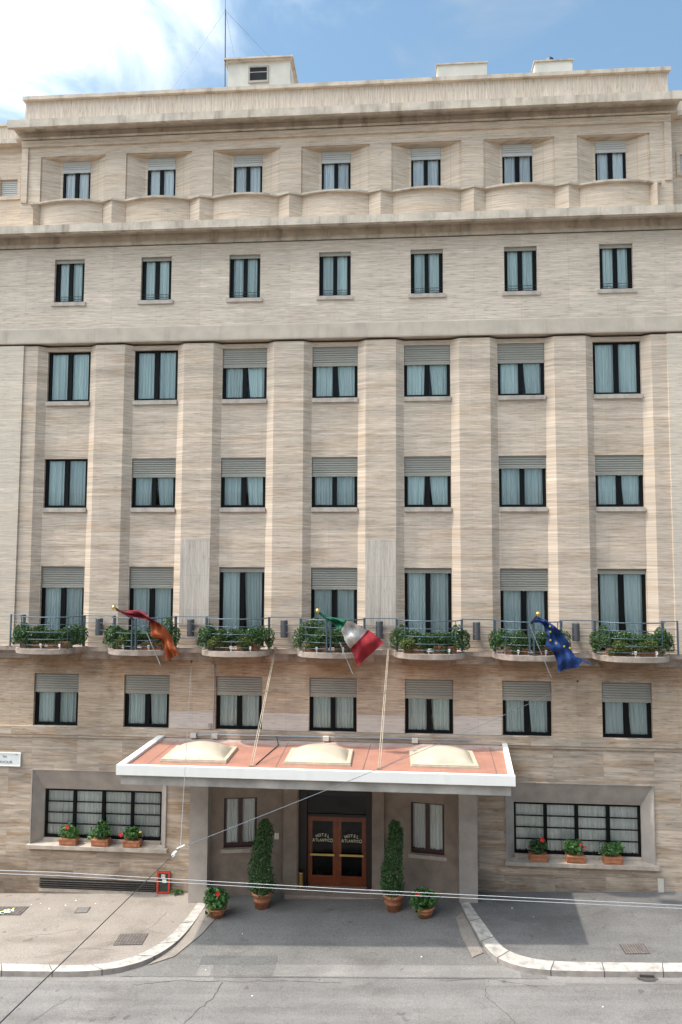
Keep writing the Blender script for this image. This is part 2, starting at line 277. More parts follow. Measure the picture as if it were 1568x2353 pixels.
# ------------------------------------------------------------------ mesh helpers
class MB:
    def __init__(s): s.v = []; s.f = []; s.mi = []; s.cur = 0; s.tf = None
    def vert(s, p):
        p = Vector(p)
        if s.tf: p = s.tf(p)
        s.v.append(tuple(p)); return len(s.v)-1
    def poly(s, pts):
        s.f.append([s.vert(p) for p in pts]); s.mi.append(s.cur)
    def box(s, x0, x1, y0, y1, z0, z1):
        i = [s.vert(p) for p in ((x0,y0,z0),(x1,y0,z0),(x1,y1,z0),(x0,y1,z0),(x0,y0,z1),(x1,y0,z1),(x1,y1,z1),(x0,y1,z1))]
        for q in ((0,3,2,1),(4,5,6,7),(0,1,5,4),(1,2,6,5),(2,3,7,6),(3,0,4,7)): s.f.append([i[k] for k in q]); s.mi.append(s.cur)
    def prof_x(s, prof, x0, x1):          # closed (y,z) profile swept along x
        a = [s.vert((x0, y, z)) for y, z in prof]; b = [s.vert((x1, y, z)) for y, z in prof]; n = len(prof)
        for i in range(n): j = (i+1) % n; s.f.append([a[i], b[i], b[j], a[j]]); s.mi.append(s.cur)
        s.f.append(a[::-1]); s.mi.append(s.cur); s.f.append(b); s.mi.append(s.cur)
    def prism(s, pts, z0, z1, zf=None):    # (x,y) outline between z0 and z1 (+zf(x,y))
        zf = zf or (lambda x, y: 0)
        a = [s.vert((x, y, z0+zf(x, y))) for x, y in pts]; b = [s.vert((x, y, z1+zf(x, y))) for x, y in pts]; n = len(pts)
        for i in range(n): j = (i+1) % n; s.f.append([a[i], a[j], b[j], b[i]]); s.mi.append(s.cur)
        s.f.append(a[::-1]); s.mi.append(s.cur); s.f.append(b); s.mi.append(s.cur)
    def tube(s, pts, r, n=8, r1=None, cap=True):
        pts = [Vector(p) for p in pts]; rings = []; L = len(pts)
        for i, p in enumerate(pts):
            d = (pts[min(i+1, L-1)] - pts[max(i-1, 0)]).normalized()
            a = d.cross(Vector((0, 0, 1))) if abs(d.z) < .95 else d.cross(Vector((1, 0, 0)))
            a.normalize(); b = d.cross(a); rr = r if r1 is None else r + (r1-r)*i/(L-1)
            rings.append([s.vert(p + a*rr*math.cos(2*math.pi*k/n) + b*rr*math.sin(2*math.pi*k/n)) for k in range(n)])
        for i in range(L-1):
            for k in range(n): q = (k+1) % n; s.f.append([rings[i][k], rings[i][q], rings[i+1][q], rings[i+1][k]]); s.mi.append(s.cur)
        if cap:
            s.f.append(rings[0][::-1]); s.mi.append(s.cur); s.f.append(rings[-1]); s.mi.append(s.cur)
    def lathe(s, c, prof, n=20):
        rings = [[s.vert((c[0]+r*math.cos(2*math.pi*k/n), c[1]+r*math.sin(2*math.pi*k/n), c[2]+z)) for k in range(n)] for r, z in prof]
        for i in range(len(prof)-1):
            for k in range(n): q = (k+1) % n; s.f.append([rings[i][k], rings[i][q], rings[i+1][q], rings[i+1][k]]); s.mi.append(s.cur)
        s.f.append(rings[0][::-1]); s.mi.append(s.cur); s.f.append(rings[-1]); s.mi.append(s.cur)
    def wall(s, x0, x1, z0, z1, y, holes=(), depth=.2, maxw=1e9):
        xs = sorted({x0, x1, *[h[0] for h in holes], *[h[1] for h in holes]}); zs = sorted({z0, z1, *[h[2] for h in holes], *[h[3] for h in holes]})
        xs = [x for x in xs if x0 <= x <= x1]; zs = [z for z in zs if z0 <= z <= z1]
        for i in range(len(xs)-1):
            for j in range(len(zs)-1):
                cx, cz = (xs[i]+xs[i+1])/2, (zs[j]+zs[j+1])/2
                if any(h[0] < cx < h[1] and h[2] < cz < h[3] for h in holes): continue
                s.poly([(xs[i], y, zs[j]), (xs[i+1], y, zs[j]), (xs[i+1], y, zs[j+1]), (xs[i], y, zs[j+1])])
        if depth:
            for a, b, c, d in holes:
                e = y+depth
                s.poly([(a,y,c),(a,y,d),(a,e,d),(a,e,c)]); s.poly([(b,y,c),(b,e,c),(b,e,d),(b,y,d)])
                s.poly([(a,y,c),(a,e,c),(b,e,c),(b,y,c)]); s.poly([(a,y,d),(b,y,d),(b,e,d),(a,e,d)])
    def build(s, name, mats, parent=None, smooth=False, loc=None, **tags):
        if not isinstance(mats, (list, tuple)): mats = [mats]
        me = bpy.data.meshes.new(name); me.from_pydata(s.v, [], s.f); me.update()
        for mm in mats: me.materials.append(mm)
        if len(mats) > 1: me.polygons.foreach_set('material_index', s.mi)
        if smooth: me.polygons.foreach_set('use_smooth', [True]*len(me.polygons))
        return link(name, me, parent, loc, **tags)
def link(name, me, parent=None, loc=None, **tags):
    o = bpy.data.objects.new(name, me); COL.objects.link(o); o.parent = parent
    if loc is not None: o.location = loc
    for k, v in tags.items(): o[k] = v
    return o
def thing(name, label, category, loc=(0, 0, 0), group=None):
    o = bpy.data.objects.new(name, None); COL.objects.link(o); o.location = loc; o.empty_display_size = .2
    o['label'] = label; o['category'] = category
    if group: o['group'] = group
    return o
def text_mesh(txt, size, extrude=.003, bold=0.0):
    c = bpy.data.curves.new('lettering', 'FONT'); c.body = txt; c.size = size; c.extrude = extrude; c.align_x = 'CENTER'; c.offset = bold
    o = bpy.data.objects.new('lettering', c); COL.objects.link(o)
    dg = bpy.context.evaluated_depsgraph_get(); me = bpy.data.meshes.new_from_object(o.evaluated_get(dg))
    bpy.data.objects.remove(o); return me
def add_text(mb, txt, size, x, y, z, rot=0.0, sx=1.0, bold=0.0):
    me = text_mesh(txt, size, .002, bold)
    base = len(mb.v)
    for v in me.vertices:
        a, b, c = v.co.x*sx, v.co.y, v.co.z
        mb.vert((x + a*math.cos(rot) - b*math.sin(rot), y - c, z + a*math.sin(rot) + b*math.cos(rot)))
    for p in me.polygons: mb.f.append([base+k for k in p.vertices]); mb.mi.append(mb.cur)

S = 3.0
BAYS = [k*S for k in range(-3, 4)]
W = 16.0
def gz(x): return .18 + .04*x        # the street climbs gently to the right

# ------------------------------------------------------------------ ground
def sheet(name, x0, x1, y0, y1, dz, mat, nx=1, ny=1, zf=None):
    mb = MB(); zf = zf or (lambda x, y: 0)
    P = lambda i, j: (x0+(x1-x0)*i/nx, y0+(y1-y0)*j/ny)
    idx = {}
    for i in range(nx+1):
        for j in range(ny+1):
            x, y = P(i, j); idx[i, j] = mb.vert((x, y, gz(x)+dz+zf(x, y)))
    for i in range(nx):
        for j in range(ny): mb.f.append([idx[i,j], idx[i+1,j], idx[i+1,j+1], idx[i,j+1]]); mb.mi.append(0)
    return mb.build(name, mat, kind='structure')
def strip_line(mb, pts, w, dz, zf=None, seed=0, jit=.03, sub=6):
    rnd = random.Random(seed); zf = zf or (lambda x, y: 0); P = []
    for i in range(len(pts)-1):
        for k in range(sub):
            t = k/sub; P.append((pts[i][0]*(1-t)+pts[i+1][0]*t + rnd.uniform(-jit, jit), pts[i][1]*(1-t)+pts[i+1][1]*t + rnd.uniform(-jit, jit)))
    P.append(pts[-1]); prev = None
    for i, p in enumerate(P):
        a = Vector(P[min(i+1, len(P)-1)]) - Vector(P[max(i-1, 0)]); nrm = Vector((-a.y, a.x)).normalized()*w*rnd.uniform(.3, .7)
        q = [(p[0]+nrm.x, p[1]+nrm.y), (p[0]-nrm.x, p[1]-nrm.y)]
        q = [(x, y, gz(x)+dz+zf(x, y)) for x, y in q]
        if prev: mb.poly([prev[0], prev[1], q[1], q[0]])
        prev = q
ROADZ = -.135
road = sheet('road', -400, 400, -400, 400, ROADZ, M['road'])
mb = MB()
strip_line(mb, [(-2.95,-6.2),(-2.75,-5.6),(-2.4,-4.9),(-2.35,-4.35)], .022, ROADZ+.004, seed=1)
strip_line(mb, [(-4.6,-4.5),(-3.6,-4.3),(-2.4,-4.32),(-1,-4.30),(.6,-4.35)], .014, ROADZ+.004, seed=2)
strip_line(mb, [(4.2,-4.2),(4.0,-4.8),(4.5,-5.6),(4.6,-6.2)], .014, ROADZ+.004, seed=3)
strip_line(mb, [(-6.6,-6.2),(-6.2,-5.4),(-5.9,-5.0)], .010, ROADZ+.004, seed=4)
strip_line(mb, [(3.0,-4.25),(4.2,-4.15),(5.3,-4.45)], .014, ROADZ+.004, seed=6)
mb.build('road_cracks', M['crack'], kind='structure')
# worn concrete gutter strip at the kerb
mb = MB()
for a, b, ya, yb in ((-60,-4.7,-4.18,-4.36),(-4.7,-2.6,-4.05,-4.33),(4.1,6,-3.98,-4.42),(6,60,-4.04,-4.32)):
    mb.poly([(a,yb,gz(a)+ROADZ+.004),(b,yb+.02,gz(b)+ROADZ+.004),(b,ya,gz(b)+ROADZ+.004),(a,ya,gz(a)+ROADZ+.004)])
mb.build('gutter', M['strip'], kind='structure')
# driveway apron
def apz(x, y):
    t = min(1, max(0, (-.9-y)/3.1)); t = t*t*(3-2*t); return -.012 - .113*t
sheet('driveway', -5.0, 5.6, -4.15, 0.9, 0, M['apron'], 20, 24, apz)
mb = MB()   # patches in the driveway: sheets a few mm above it
def patch(mb, x0, x1, y0, y1, dz=.005, nx=6):
    for i in range(nx):
        xa, xb = x0+(x1-x0)*i/nx, x0+(x1-x0)*(i+1)/nx
        ny = 6
        for j in range(ny):
            ya, yb = y0+(y1-y0)*j/ny, y0+(y1-y0)*(j+1)/ny
            mb.poly([(x, y, gz(x)+apz(x, y)+dz) for x, y in ((xa,ya),(xb,ya),(xb,yb),(xa,yb))])
patch(mb, -3.1, 5.0, -4.12, -3.62); mb.build('driveway_strip', M['strip'], kind='structure')
mb = MB(); patch(mb, -3.15, -1.15, -3.64, -3.26, .010); mb.build('driveway_patch', M['apron2'], kind='structure')
mb = MB(); patch(mb, -2.75, -1.15, -4.10, -3.645, .010); mb.build('driveway_patch', M['apron'], kind='structure')
mb = MB()
for pts in ([(-3.75,-1.0),(-3.2,-1.3),(-3.45,-2.3),(-3.9,-3.3),(-4.5,-3.7),(-4.1,-3.0),(-3.85,-1.9)], [(3.85,-1.2),(4.05,-2.2),(4.2,-3.1),(3.9,-3.3),(3.7,-2.3),(3.65,-1.5)]):
    mb.poly([(x, y, gz(x)+apz(x, y)+.02) for x, y in pts])
mb.build('driveway_patch', M['pavel'], kind='structure')
# kerbs and pavements
LI = [(-90,-3.85),(-30,-3.85),(-8.4,-3.85),(-7.2,-3.9),(-6.2,-3.93),(-5.5,-3.84),(-4.95,-3.55),(-4.55,-3.1),(-4.27,-2.5),(-4.1,-1.5),(-4.05,-.95),(-4.04,-.66)]
LO = [(-90,-4.17),(-30,-4.17),(-8.2,-4.17),(-7.0,-4.19),(-5.9,-4.18),(-5.05,-4.0),(-4.45,-3.6),(-4.08,-3.0),(-3.88,-2.3),(-3.79,-1.5),(-3.76,-.95),(-3.76,-.66)]
RI = [(90,-3.70),(30,-3.70),(8.97,-3.70),(6.5,-3.68),(5.6,-3.62),(5.0,-3.36),(4.66,-2.98),(4.42,-1.95),(4.2,-1.1),(4.12,-.66)]
RO = [(90,-4.05),(30,-4.05),(8.8,-4.05),(6.5,-4.06),(5.35,-4.0),(4.68,-3.72),(4.30,-3.2),(4.08,-2.1),(3.92,-1.2),(3.86,-.66)]
def smooth_pts(P, k=3):
    for _ in range(k):
        Q = [P[0]]
        for a, b in zip(P, P[1:]): Q += [(.75*a[0]+.25*b[0], .75*a[1]+.25*b[1]), (.25*a[0]+.75*b[0], .25*a[1]+.75*b[1])]
        Q.append(P[-1]); P = Q
    return P
for nm, I, O, X in (('left', LI, LO, -90), ('right', RI, RO, 90)):
    I, O = smooth_pts(I), smooth_pts(O)
    mb = MB(); n = len(I)
    T = lambda p, dz: (p[0], p[1], gz(p[0])+dz)
    for i in range(n-1):
        mb.cur = 0
        mb.poly([T(I[i], .012), T(I[i+1], .012), T(O[i+1], .006), T(O[i], .006)])
        mb.cur = 1
        mb.poly([T(O[i], .006), T(O[i+1], .006), (O[i+1][0]*1, O[i+1][1]-.012, gz(O[i+1][0])-.25), (O[i][0], O[i][1]-.012, gz(O[i][0])-.25)])
    mb.cur = 2
    acc = 0; rnd = random.Random(5); step = .7
    for i in range(1, n-1):
        if abs(I[i][0]) > 14: continue
        acc += math.dist(O[i], O[i-1])
        if acc > step:
            acc = 0; step = rnd.uniform(.75, 1.35)
            a, b = Vector(I[i]), Vector(O[i]); d = (Vector(O[i+1])-Vector(O[i])).normalized()*.011
            mb.poly([(a.x-d.x, a.y-d.y, gz(a.x)+.016), (a.x+d.x, a.y+d.y, gz(a.x)+.016), (b.x+d.x, b.y+d.y, gz(b.x)+.010), (b.x-d.x, b.y-d.y, gz(b.x)+.010)])
            mb.poly([(b.x-d.x, b.y-.004-d.y, gz(b.x)+.010), (b.x+d.x, b.y-.004+d.y, gz(b.x)+.010), (b.x+d.x, b.y-.02+d.y, gz(b.x)-.25), (b.x-d.x, b.y-.02-d.y, gz(b.x)-.25)])
    mb.build('kerb', [M['kerb'], M['kerbface'], M['crack']], kind='structure')
    mb = MB(); pav = I + [(I[-1][0], .3), (X, .3)]
    mb.poly([T(p, 0) for p in pav]); mb.build('pavement', M['pavel'] if nm == 'left' else M['paver'], kind='structure')
mb = MB()
strip_line(mb, [(-5.9,-3.0),(-5.0,-2.1),(-4.8,-1.2)], .010, .004, seed=11); strip_line(mb, [(-8.4,-2.5),(-7.6,-2.4),(-7.1,-2.1)], .010, .004, seed=12)
strip_line(mb, [(-5.0,-2.2),(-4.4,-2.4)], .010, .004, seed=13); strip_line(mb, [(-7.6,-3.6),(-6.3,-3.1),(-5.6,-3.2)], .008, .004, seed=14)
mb.build('pavement_cracks', M['crack'], kind='structure')

# ------------------------------------------------------------------ the building
B = thing('hotel_building', 'six-storey beige travertine building with seven bays of windows and an entrance canopy', 'building')
def bpart(mb, name, mat, **k): return mb.build(name, mat, B, **k)

# --- walls
holes6 = [(x-.745, x+.745, 5.03, 6.705) for x in BAYS]
GL, GR = (-9.68, -5.30, 1.31, 3.64), (5.33, 9.69, 1.31, 3.64)
for a, b in ((-W, -4.33), (4.37, W)):
    mb = MB(); mb.wall(a, b, -.8, 4.69, 0, [GL if a < -5 else GR], 0); bpart(mb, 'ground_floor_wall', M['ground'])
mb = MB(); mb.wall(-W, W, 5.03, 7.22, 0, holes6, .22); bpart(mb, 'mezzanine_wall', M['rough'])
mb = MB()   # paler stone just over the canopy
xs = [(-5.2, -3-3+.745+.0)]  # placeholder keeps list type
seg = [(-5.22, -3.76), (-2.24, -.76), (.76, 2.24), (3.76, 5.22)]
for a, b in seg:
    mb = MB(); mb.box(a, b, -.012, -.0005, 5.05, 5.60+random.Random(a).uniform(-.04, .04)); bpart(mb, 'clean_stone_slab', M['clean'])
mb = MB(); mb.prof_x([(0.1,4.69),(-.05,4.69),(-.05,4.76),(-.08,4.78),(-.08,5.03),(0.1,5.03)], -W, W)
bpart(mb, 'string_course', M['ground'])
mb = MB(); mb.prof_x([(.1,7.20),(-.05,7.20),(-.05,7.27),(-.10,7.30),(-.10,7.45),(-.28,7.47),(-.28,7.61),(.1,7.61)], -W, W)
bpart(mb, 'balcony_ledge', M['ledge'])
# middle storeys
Z0, Z1 = 7.61, 17.55
for a, b in ((-W, -10.48), (10.48, W)):
    mb = MB(); mb.box(a, b, -.05, .08, Z0, Z1); bpart(mb, 'side_wall', M['side'])
DEP = .18
for i in range(8):
    c0 = -10.48 if i == 0 else BAYS[i-1]+1.01; c1 = 10.48 if i == 7 else BAYS[i]-1.01
    mb = MB()
    l0 = c0 if i == 0 else c0-.25; l1 = c1 if i == 7 else c1+.25
    mb.wall(c0, c1, Z0, Z1, 0)
    if i: mb.poly([(l0, DEP, Z0), (c0, 0, Z0), (c0, 0, Z1), (l0, DEP, Z1)])
    if i < 7: mb.poly([(c1, 0, Z0), (l1, DEP, Z0), (l1, DEP, Z1), (c1, 0, Z1)])
    bpart(mb, 'pilaster', M['mid'])
ROW = {3: (15.68, 17.40), 4: (12.10, 13.75), 5: (7.62, 10.17)}
for x in BAYS:
    mb = MB(); mb.wall(x-.76, x+.76, Z0, Z1, DEP, [(x-.745, x+.745, *ROW[r]) for r in ROW], .16); bpart(mb, 'spandrel_wall', M['mid'])
for x in (-4.5, 1.5):
    mb = MB(); mb.box(x-.485, x+.485, -.012, -.001, 8.3, 11.06); bpart(mb, 'replaced_stone_slab', M['patch'])
mb = MB(); mb.prof_x([(.5,17.62),(-.06,17.62),(-.07,17.66),(-.07,18.10),(-.03,18.13),(.1,18.13)], -W, W); bpart(mb, 'stone_band', M['smooth'])
mb = MB(); mb.wall(-W, W, 18.13, 20.915, 0, [(x-.521, x+.521, 19.03, 20.53) for x in BAYS], .2); bpart(mb, 'upper_wall', M['upper'])
mb = MB(); mb.prof_x([(.4,20.95),(-.03,20.95),(-.03,21.06),(.02,21.08),(.02,21.34),(-.49,21.34),(-.49,21.17),(-.52,21.17),(-.52,21.20),(-.58,21.20),(-.58,21.46),(1.2,21.47)], -W, W); bpart(mb, 'cornice', M['cornice'])
# attic storey
mb = MB()
ET, EB = 24.15, 22.30
mb.wall(-10.82, 10.82, 21.46, 24.88, 0, [(x-1.14, x+1.14, EB, ET+.03) for x in BAYS], .06)
for x in BAYS:
    for s in (-1, 1):
        mb.poly([(x+s*1.14, .06, EB), (x+s*1.07, .06, EB), (x+s*1.07, .06, ET), (x+s*1.14, .06, ET)])
        mb.poly([(x+s*1.07, .06, EB), (x+s*.57, .31, EB), (x+s*.57, .31, ET), (x+s*1.07, .06, ET)])
    mb.poly([(x-1.14, .06, ET), (x+1.14, .06, ET), (x+.57, .31, ET), (x-.57, .31, ET)]); mb.poly([(x-1.14, .06, ET), (x+1.14, .06, ET), (x+1.14, .06, ET+.03), (x-1.14, .06, ET+.03)])
    mb.wall(x-.57, x+.57, EB, ET, .31, [(x-.49, x+.49, EB, ET-.001)], .14)
for s in (-1, 1): mb.poly([(s*10.82,0,21.46),(s*10.82,1.0,21.46),(s*10.82,1.0,24.88),(s*10.82,0,24.88)])
bpart(mb, 'attic_wall', M['top'])
mb = MB()      # raised border round the attic panel
mb.box(-10.80, -10.58, -.05, -.001, 22.55, 24.50); mb.box(10.58, 10.80, -.05, -.001, 22.55, 24.50); mb.box(-10.80, 10.80, -.073, -.001, 24.50, 24.72)
bpart(mb, 'attic_border', M['top'])
for x in BAYS:
    mb = MB(); pts = []
    for k in range(17):
        t = -1 + k/8; pts.append((x+1.09*t, -.02 - .20*(1-t*t)))
    mb.prism(pts + [(x+1.09, .05), (x-1.09, .05)], 21.465, 22.42); bpart(mb, 'curved_parapet', M['top'])
for i in range(8):
    a = -10.35 if i == 0 else BAYS[i-1]+1.092; b = 10.40 if i == 7 else BAYS[i]-1.092; mx_ = (a+b)/2
    mb = MB(); mb.prism([(a, -.0), (mx_, -.24), (b, -.0), (b, .05), (a, .05)], 21.465, 22.42); bpart(mb, 'wedge_pier', M['top'])
mb = MB(); pts = [(-10.42, .3), (-10.42, -.16)]
for i, x in enumerate(BAYS):
    for k in range(13):
        t = -1 + k/6; pts.append((x+1.09*t, -.15 - .19*(1-t*t)))
    if i < 6: pts.append((x+1.5, -.29))
pts += [(10.44, -.12), (10.44, .3)]
mb.prism(pts, 22.422, 22.485); bpart(mb, 'attic_ledge', M['cornice'])
mb = MB()
mb.prof_x([(.6,24.78),(-.08,24.76),(-.10,24.82),(.0,24.84),(.0,25.04),(-.50,25.04),(-.50,24.86),(-.62,24.86),(-.62,25.13),(.6,25.14)], -11.03, 11.03)
for s in (-1, 1): mb.box(min(s*10.83, s*11.03), max(s*10.83, s*11.03), .601, 9, 24.86, 25.13)
bpart(mb, 'upper_cornice', M['cornice'])
mb = MB(); mb.box(-10.79, 10.79, .05, .35, 25.14, 26.21); mb.box(-10.79, -10.5, .351, 9, 25.14, 26.21); mb.box(10.5, 10.79, .351, 9, 25.14, 26.21); bpart(mb, 'parapet', M['vert'])
mb = MB()
x = -10.85; rnd = random.Random(3)
while x < 10.84:
    w = min(rnd.uniform(1.6, 1.9), 10.85-x)
    mb.box(x, x+w-.006, -.07, .45, 26.212+rnd.uniform(0, .004), 26.34+rnd.uniform(-.008, .008)); x += w
mb.box(-10.85, -10.45, .451, 9, 26.212, 26.335); mb.box(10.45, 10.85, .451, 9, 26.212, 26.335)
bpart(mb, 'coping', M['cornice'])
mb = MB(); mb.box(-10.8, 10.8, .36, 12, 24.9, 25.6); bpart(mb, 'roof', M['concrete'])
for s in (-1, 1):
    a, b = (-W, -10.825) if s < 0 else (10.825, W)
    wx = s*11.70
    mb = MB(); mb.wall(a, b, 21.47, 25.05, .75, [(wx-.32, wx+.32, 23.24, 23.86)], .2); bpart(mb, 'wing_wall', M['top'])
    mb = MB(); mb.box(wx-.45, wx+.45, .70, .749, 23.10, 23.22); mb.box(wx-.45, wx-.34, .71, .749, 23.221, 23.95); mb.box(wx+.34, wx+.45, .71, .749, 23.221, 23.95); bpart(mb, 'window_surround', M['top'])
    mb = MB(); mb.box(a, b, .5, 9, 25.05, 25.22); bpart(mb, 'wing_cornice', M['cornice'])
    mb = MB(); mb.box(a, b, .85, 1.1, 25.22, 25.9); bpart(mb, 'wing_parapet', M['vert'])
    mb = MB(); mb.box(a, b, .80, 1.15, 25.9, 26.0); bpart(mb, 'wing_coping', M['cornice'])
mb = MB(); mb.box(-W+.02, W-.02, 1.15, 12, 0, 25.0)
bpart(mb, 'inner_body', M['dark'])
mb = MB()
for s in (-1, 1): mb.box(min(s*W, s*(W-.3)), max(s*W, s*(W-.3)), .002, 12.01, -.8, 21.4)
mb.box(-W, W, 12.001, 12.3, -.8, 24.9)
bpart(mb, 'rear_walls', M['smooth'])

# --- windows (frame mesh = window; pane, curtains, shutter, sill are its sub-parts)
cache = {}
def cached(key, fn):
    if key not in cache: cache[key] = fn()
    return cache[key]
def mesh_of(mb, name, mats, smooth=False):
    if not isinstance(mats, (list, tuple)): mats = [mats]
    me = bpy.data.meshes.new(name); me.from_pydata(mb.v, [], mb.f); me.update()
    for mm in mats: me.materials.append(mm)
    if smooth: me.polygons.foreach_set('use_smooth', [True]*len(me.polygons))
    return me
def frame_mesh(w, h, side, mid, bot, top, leaves=2, bars=0, bt=.024):
    mb = MB(); d0, d1 = 0, .07
    mb.box(-w/2, -w/2+side, d0, d1, 0, h); mb.box(w/2-side, w/2, d0, d1, 0, h)
    mb.box(-w/2+side, w/2-side, d0, d1-.003, 0, bot); mb.box(-w/2+side, w/2-side, d0, d1-.003, h-top, h)
    iw = w-2*side; lw = (iw - mid*(leaves-1))/leaves
    for i in range(leaves-1):
        x = -w/2+side+lw*(i+1)+mid*i; mb.box(x, x+mid, d0-.012, d1-.006, bot, h-top)
    if bars:
        for i in range(leaves):
            x = -w/2+side+i*(lw+mid)
            for j in range(bars):
                z = bot+(h-top-bot)*(j+1)/(bars+1) + (.0 if bars < 2 else (-.0)); mb.box(x, x+lw, d0+.01, d1-.01, z-bt/2, z+bt/2)
    return mb
def curtain_mesh(w, h, lean, seed, amp=.018, pitch=.10):
    """gathered cloth; lean < 0 pulls the left edge away towards the foot, > 0 the right edge"""
    rnd = random.Random(seed); n = max(10, int(w/.012)); mb = MB(); rows = 8
    ph = rnd.uniform(0, 6); f1 = 2*math.pi/pitch; f2 = f1*.43
    for j in range(rows+1):
        t = j/rows; z = h*t; k = (1-t)**1.4
        for i in range(n+1):
            s = i/n; x = -w/2 + w*s
            if lean > 0: x = -w/2 + w*s*(1-lean*k)
            if lean < 0: x = w/2 - w*(1-s)*(1+lean*k)
            y = amp*(math.sin(f1*(s*w)+ph+.5*math.sin(3*s*w+ph)) + .8*math.sin(f2*s*w+2*ph)) * (1+.35*k)
            mb.vert((x, y, z + (.008*math.sin(f1*s*w+ph) if j == 0 else 0)))
    for j in range(rows):
        for i in range(n):
            a = j*(n+1)+i; mb.f.append([a, a+1, a+n+2, a+n+1]); mb.mi.append(0)
    return mb
def shutter_mesh(w, drop, pitch=.075):
    mb = MB(); n = max(1, int((drop-.05)/pitch)); prof = [(.03, 0), (-.004, 0), (-.008, .045), (.0, .05)]
    for k in range(n):
        z = .05+k*pitch
        prof += [(-.004, z+pitch*.18), (-.008, z+pitch*.5), (-.004, z+pitch*.76), (.022, z+pitch*.90), (.022, z+pitch)]
    prof += [(.0, drop), (.03, drop)]
    mb.prof_x(prof, -w/2, w/2)
    for s in (-1, 0, 1): mb.box(s*w*.41-.018, s*w*.41+.018, -.022, -.006, -.012, .03)
    return mb
wcount = 0
def window(x, y, z, w, h, side=.10, mid=.15, bot=.09, top=.05, drop=0.0, cur='curtain', leans=(0, 0), frame='frame', leaves=2, bars=0, sill=None, rails=False, gap=.02, shut='shutter', rotz=0, parent=None, curtop=0, glass='glass', sillmat='sill'):
    global wcount; wcount += 1; parent = parent or B
    key = ('f', w, h, side, mid, bot, top, leaves, bars, frame)
    me = cached(key, lambda: mesh_of(frame_mesh(w, h, side, mid, bot, top, leaves, bars), 'window', M[frame]))
    wo = link('window', me, parent, (x, y, z)); wo.rotation_euler = (0, 0, rotz)
    key = ('p', w, h, side, bot, top, glass)
    def pane():
        mb = MB(); mb.poly([(-w/2+side, .035, bot), (w/2-side, .035, bot), (w/2-side, .035, h-top), (-w/2+side, .035, h-top)]); return mesh_of(mb, 'pane', M[glass])
    link('pane', cached(key, pane), wo)
    leans = tuple(round(v*.65, 3) for v in leans)
    iw = w-2*side; lw = (iw-mid*(leaves-1))/leaves; ch = h-top-bot+.02-curtop
    for i in range(leaves):
        cx = -w/2+side+lw/2+i*(lw+mid); ln = leans[i % len(leans)]; sd_ = (wcount*3+i) % 7
        key = ('c', round(lw, 3), round(ch, 3), ln, sd_, cur)
        me = cached(key, lambda: mesh_of(curtain_mesh(lw+.03, ch, ln, sd_*13+5), 'curtain', M[cur], True))
        link('curtain', me, wo, (cx, .095, bot-.01))
    if drop:
        key = ('s', w, drop, shut)
        link('shutter', cached(key, lambda: mesh_of(shutter_mesh(w-.01, drop), 'shutter', M[shut])), wo, (0, -.035, h-drop-.002))
    if sill:
        sw, sy0, sz = sill
        mb = MB(); mb.box(-sw/2, sw/2, sy0, .02, -sz, -.002); link('sill', cached(('sl', sill, sillmat), lambda: mesh_of(mb, 'sill', M[sillmat])), wo)
    if rails:
        def rl():
            mb = MB()
            for zz in (.13, .22): mb.tube([(-w/2+.02, -.03, zz), (w/2-.02, -.03, zz)], .008, 6)
            return mesh_of(mb, 'guard_rail', M['black'])
        link('guard_rail', cached(('gr', w), rl), wo)
    return wo
leanset = [(0, 0), (0, -.25), (.12, -.3), (0, 0), (0, -.18)]
d3 = [0, 0, .63, .63, .63, .63, 0]; d4 = [0, .63, .63, .63, .63, .40, .63]; d5 = [.70, .70, .16, .70, .16, .70, .16]
l3 = [(0, 0), (0, 0), (.10, -.3), (.06, -.22), (.10, -.3), (0, -.28), (0, 0)]
l4 = [(0, 0), (.12, -.28), (.0, -.26), (.0, .0), (.12, -.28), (0, 0), (0, -.24)]
l5 = [(0, 0), (0, 0), (0, -.28), (0, 0), (0, 0), (0, 0), (0, -.3)]
l6 = [(0, 0), (0, -.2), (0, -.05), (0, 0), (0, -.22), (.0, -.24), (0, -.26)]
for i, x in enumerate(BAYS):
    window(x, DEP+.09, 15.685, 1.486, 1.71, drop=d3[i], leans=l3[i], sill=(1.50, -.16, .14))
    window(x, DEP+.09, 12.105, 1.486, 1.642, drop=d4[i], leans=l4[i], sill=(1.50, -.16, .14))
    window(x, DEP+.11, 7.625, 1.486, 2.542, drop=d5[i], leans=l5[i], mid=.16)
    window(x, .10, 5.035, 1.486, 1.668, drop=.60, leans=l6[i], side=.11, sill=(1.50, -.14, .03))
    window(x, .11, 19.035, 1.038, 1.492, side=.12, mid=.13, bot=.08, top=.06, drop=.11, sill=(1.20, -.16, .13), rails=True)
    window(x, .335, 22.45, .976, 1.69, side=.07, mid=.13, bot=.06, top=.05, drop=.40, cur='curtainlt', shut='shutterlt', glass='clearglass')
for s in (-1, 1): window(s*11.70, .85, 23.245, .636, .61, side=.05, mid=.06, bot=.04, top=.04, drop=.6, cur='curtainw', shut='shutterlt')
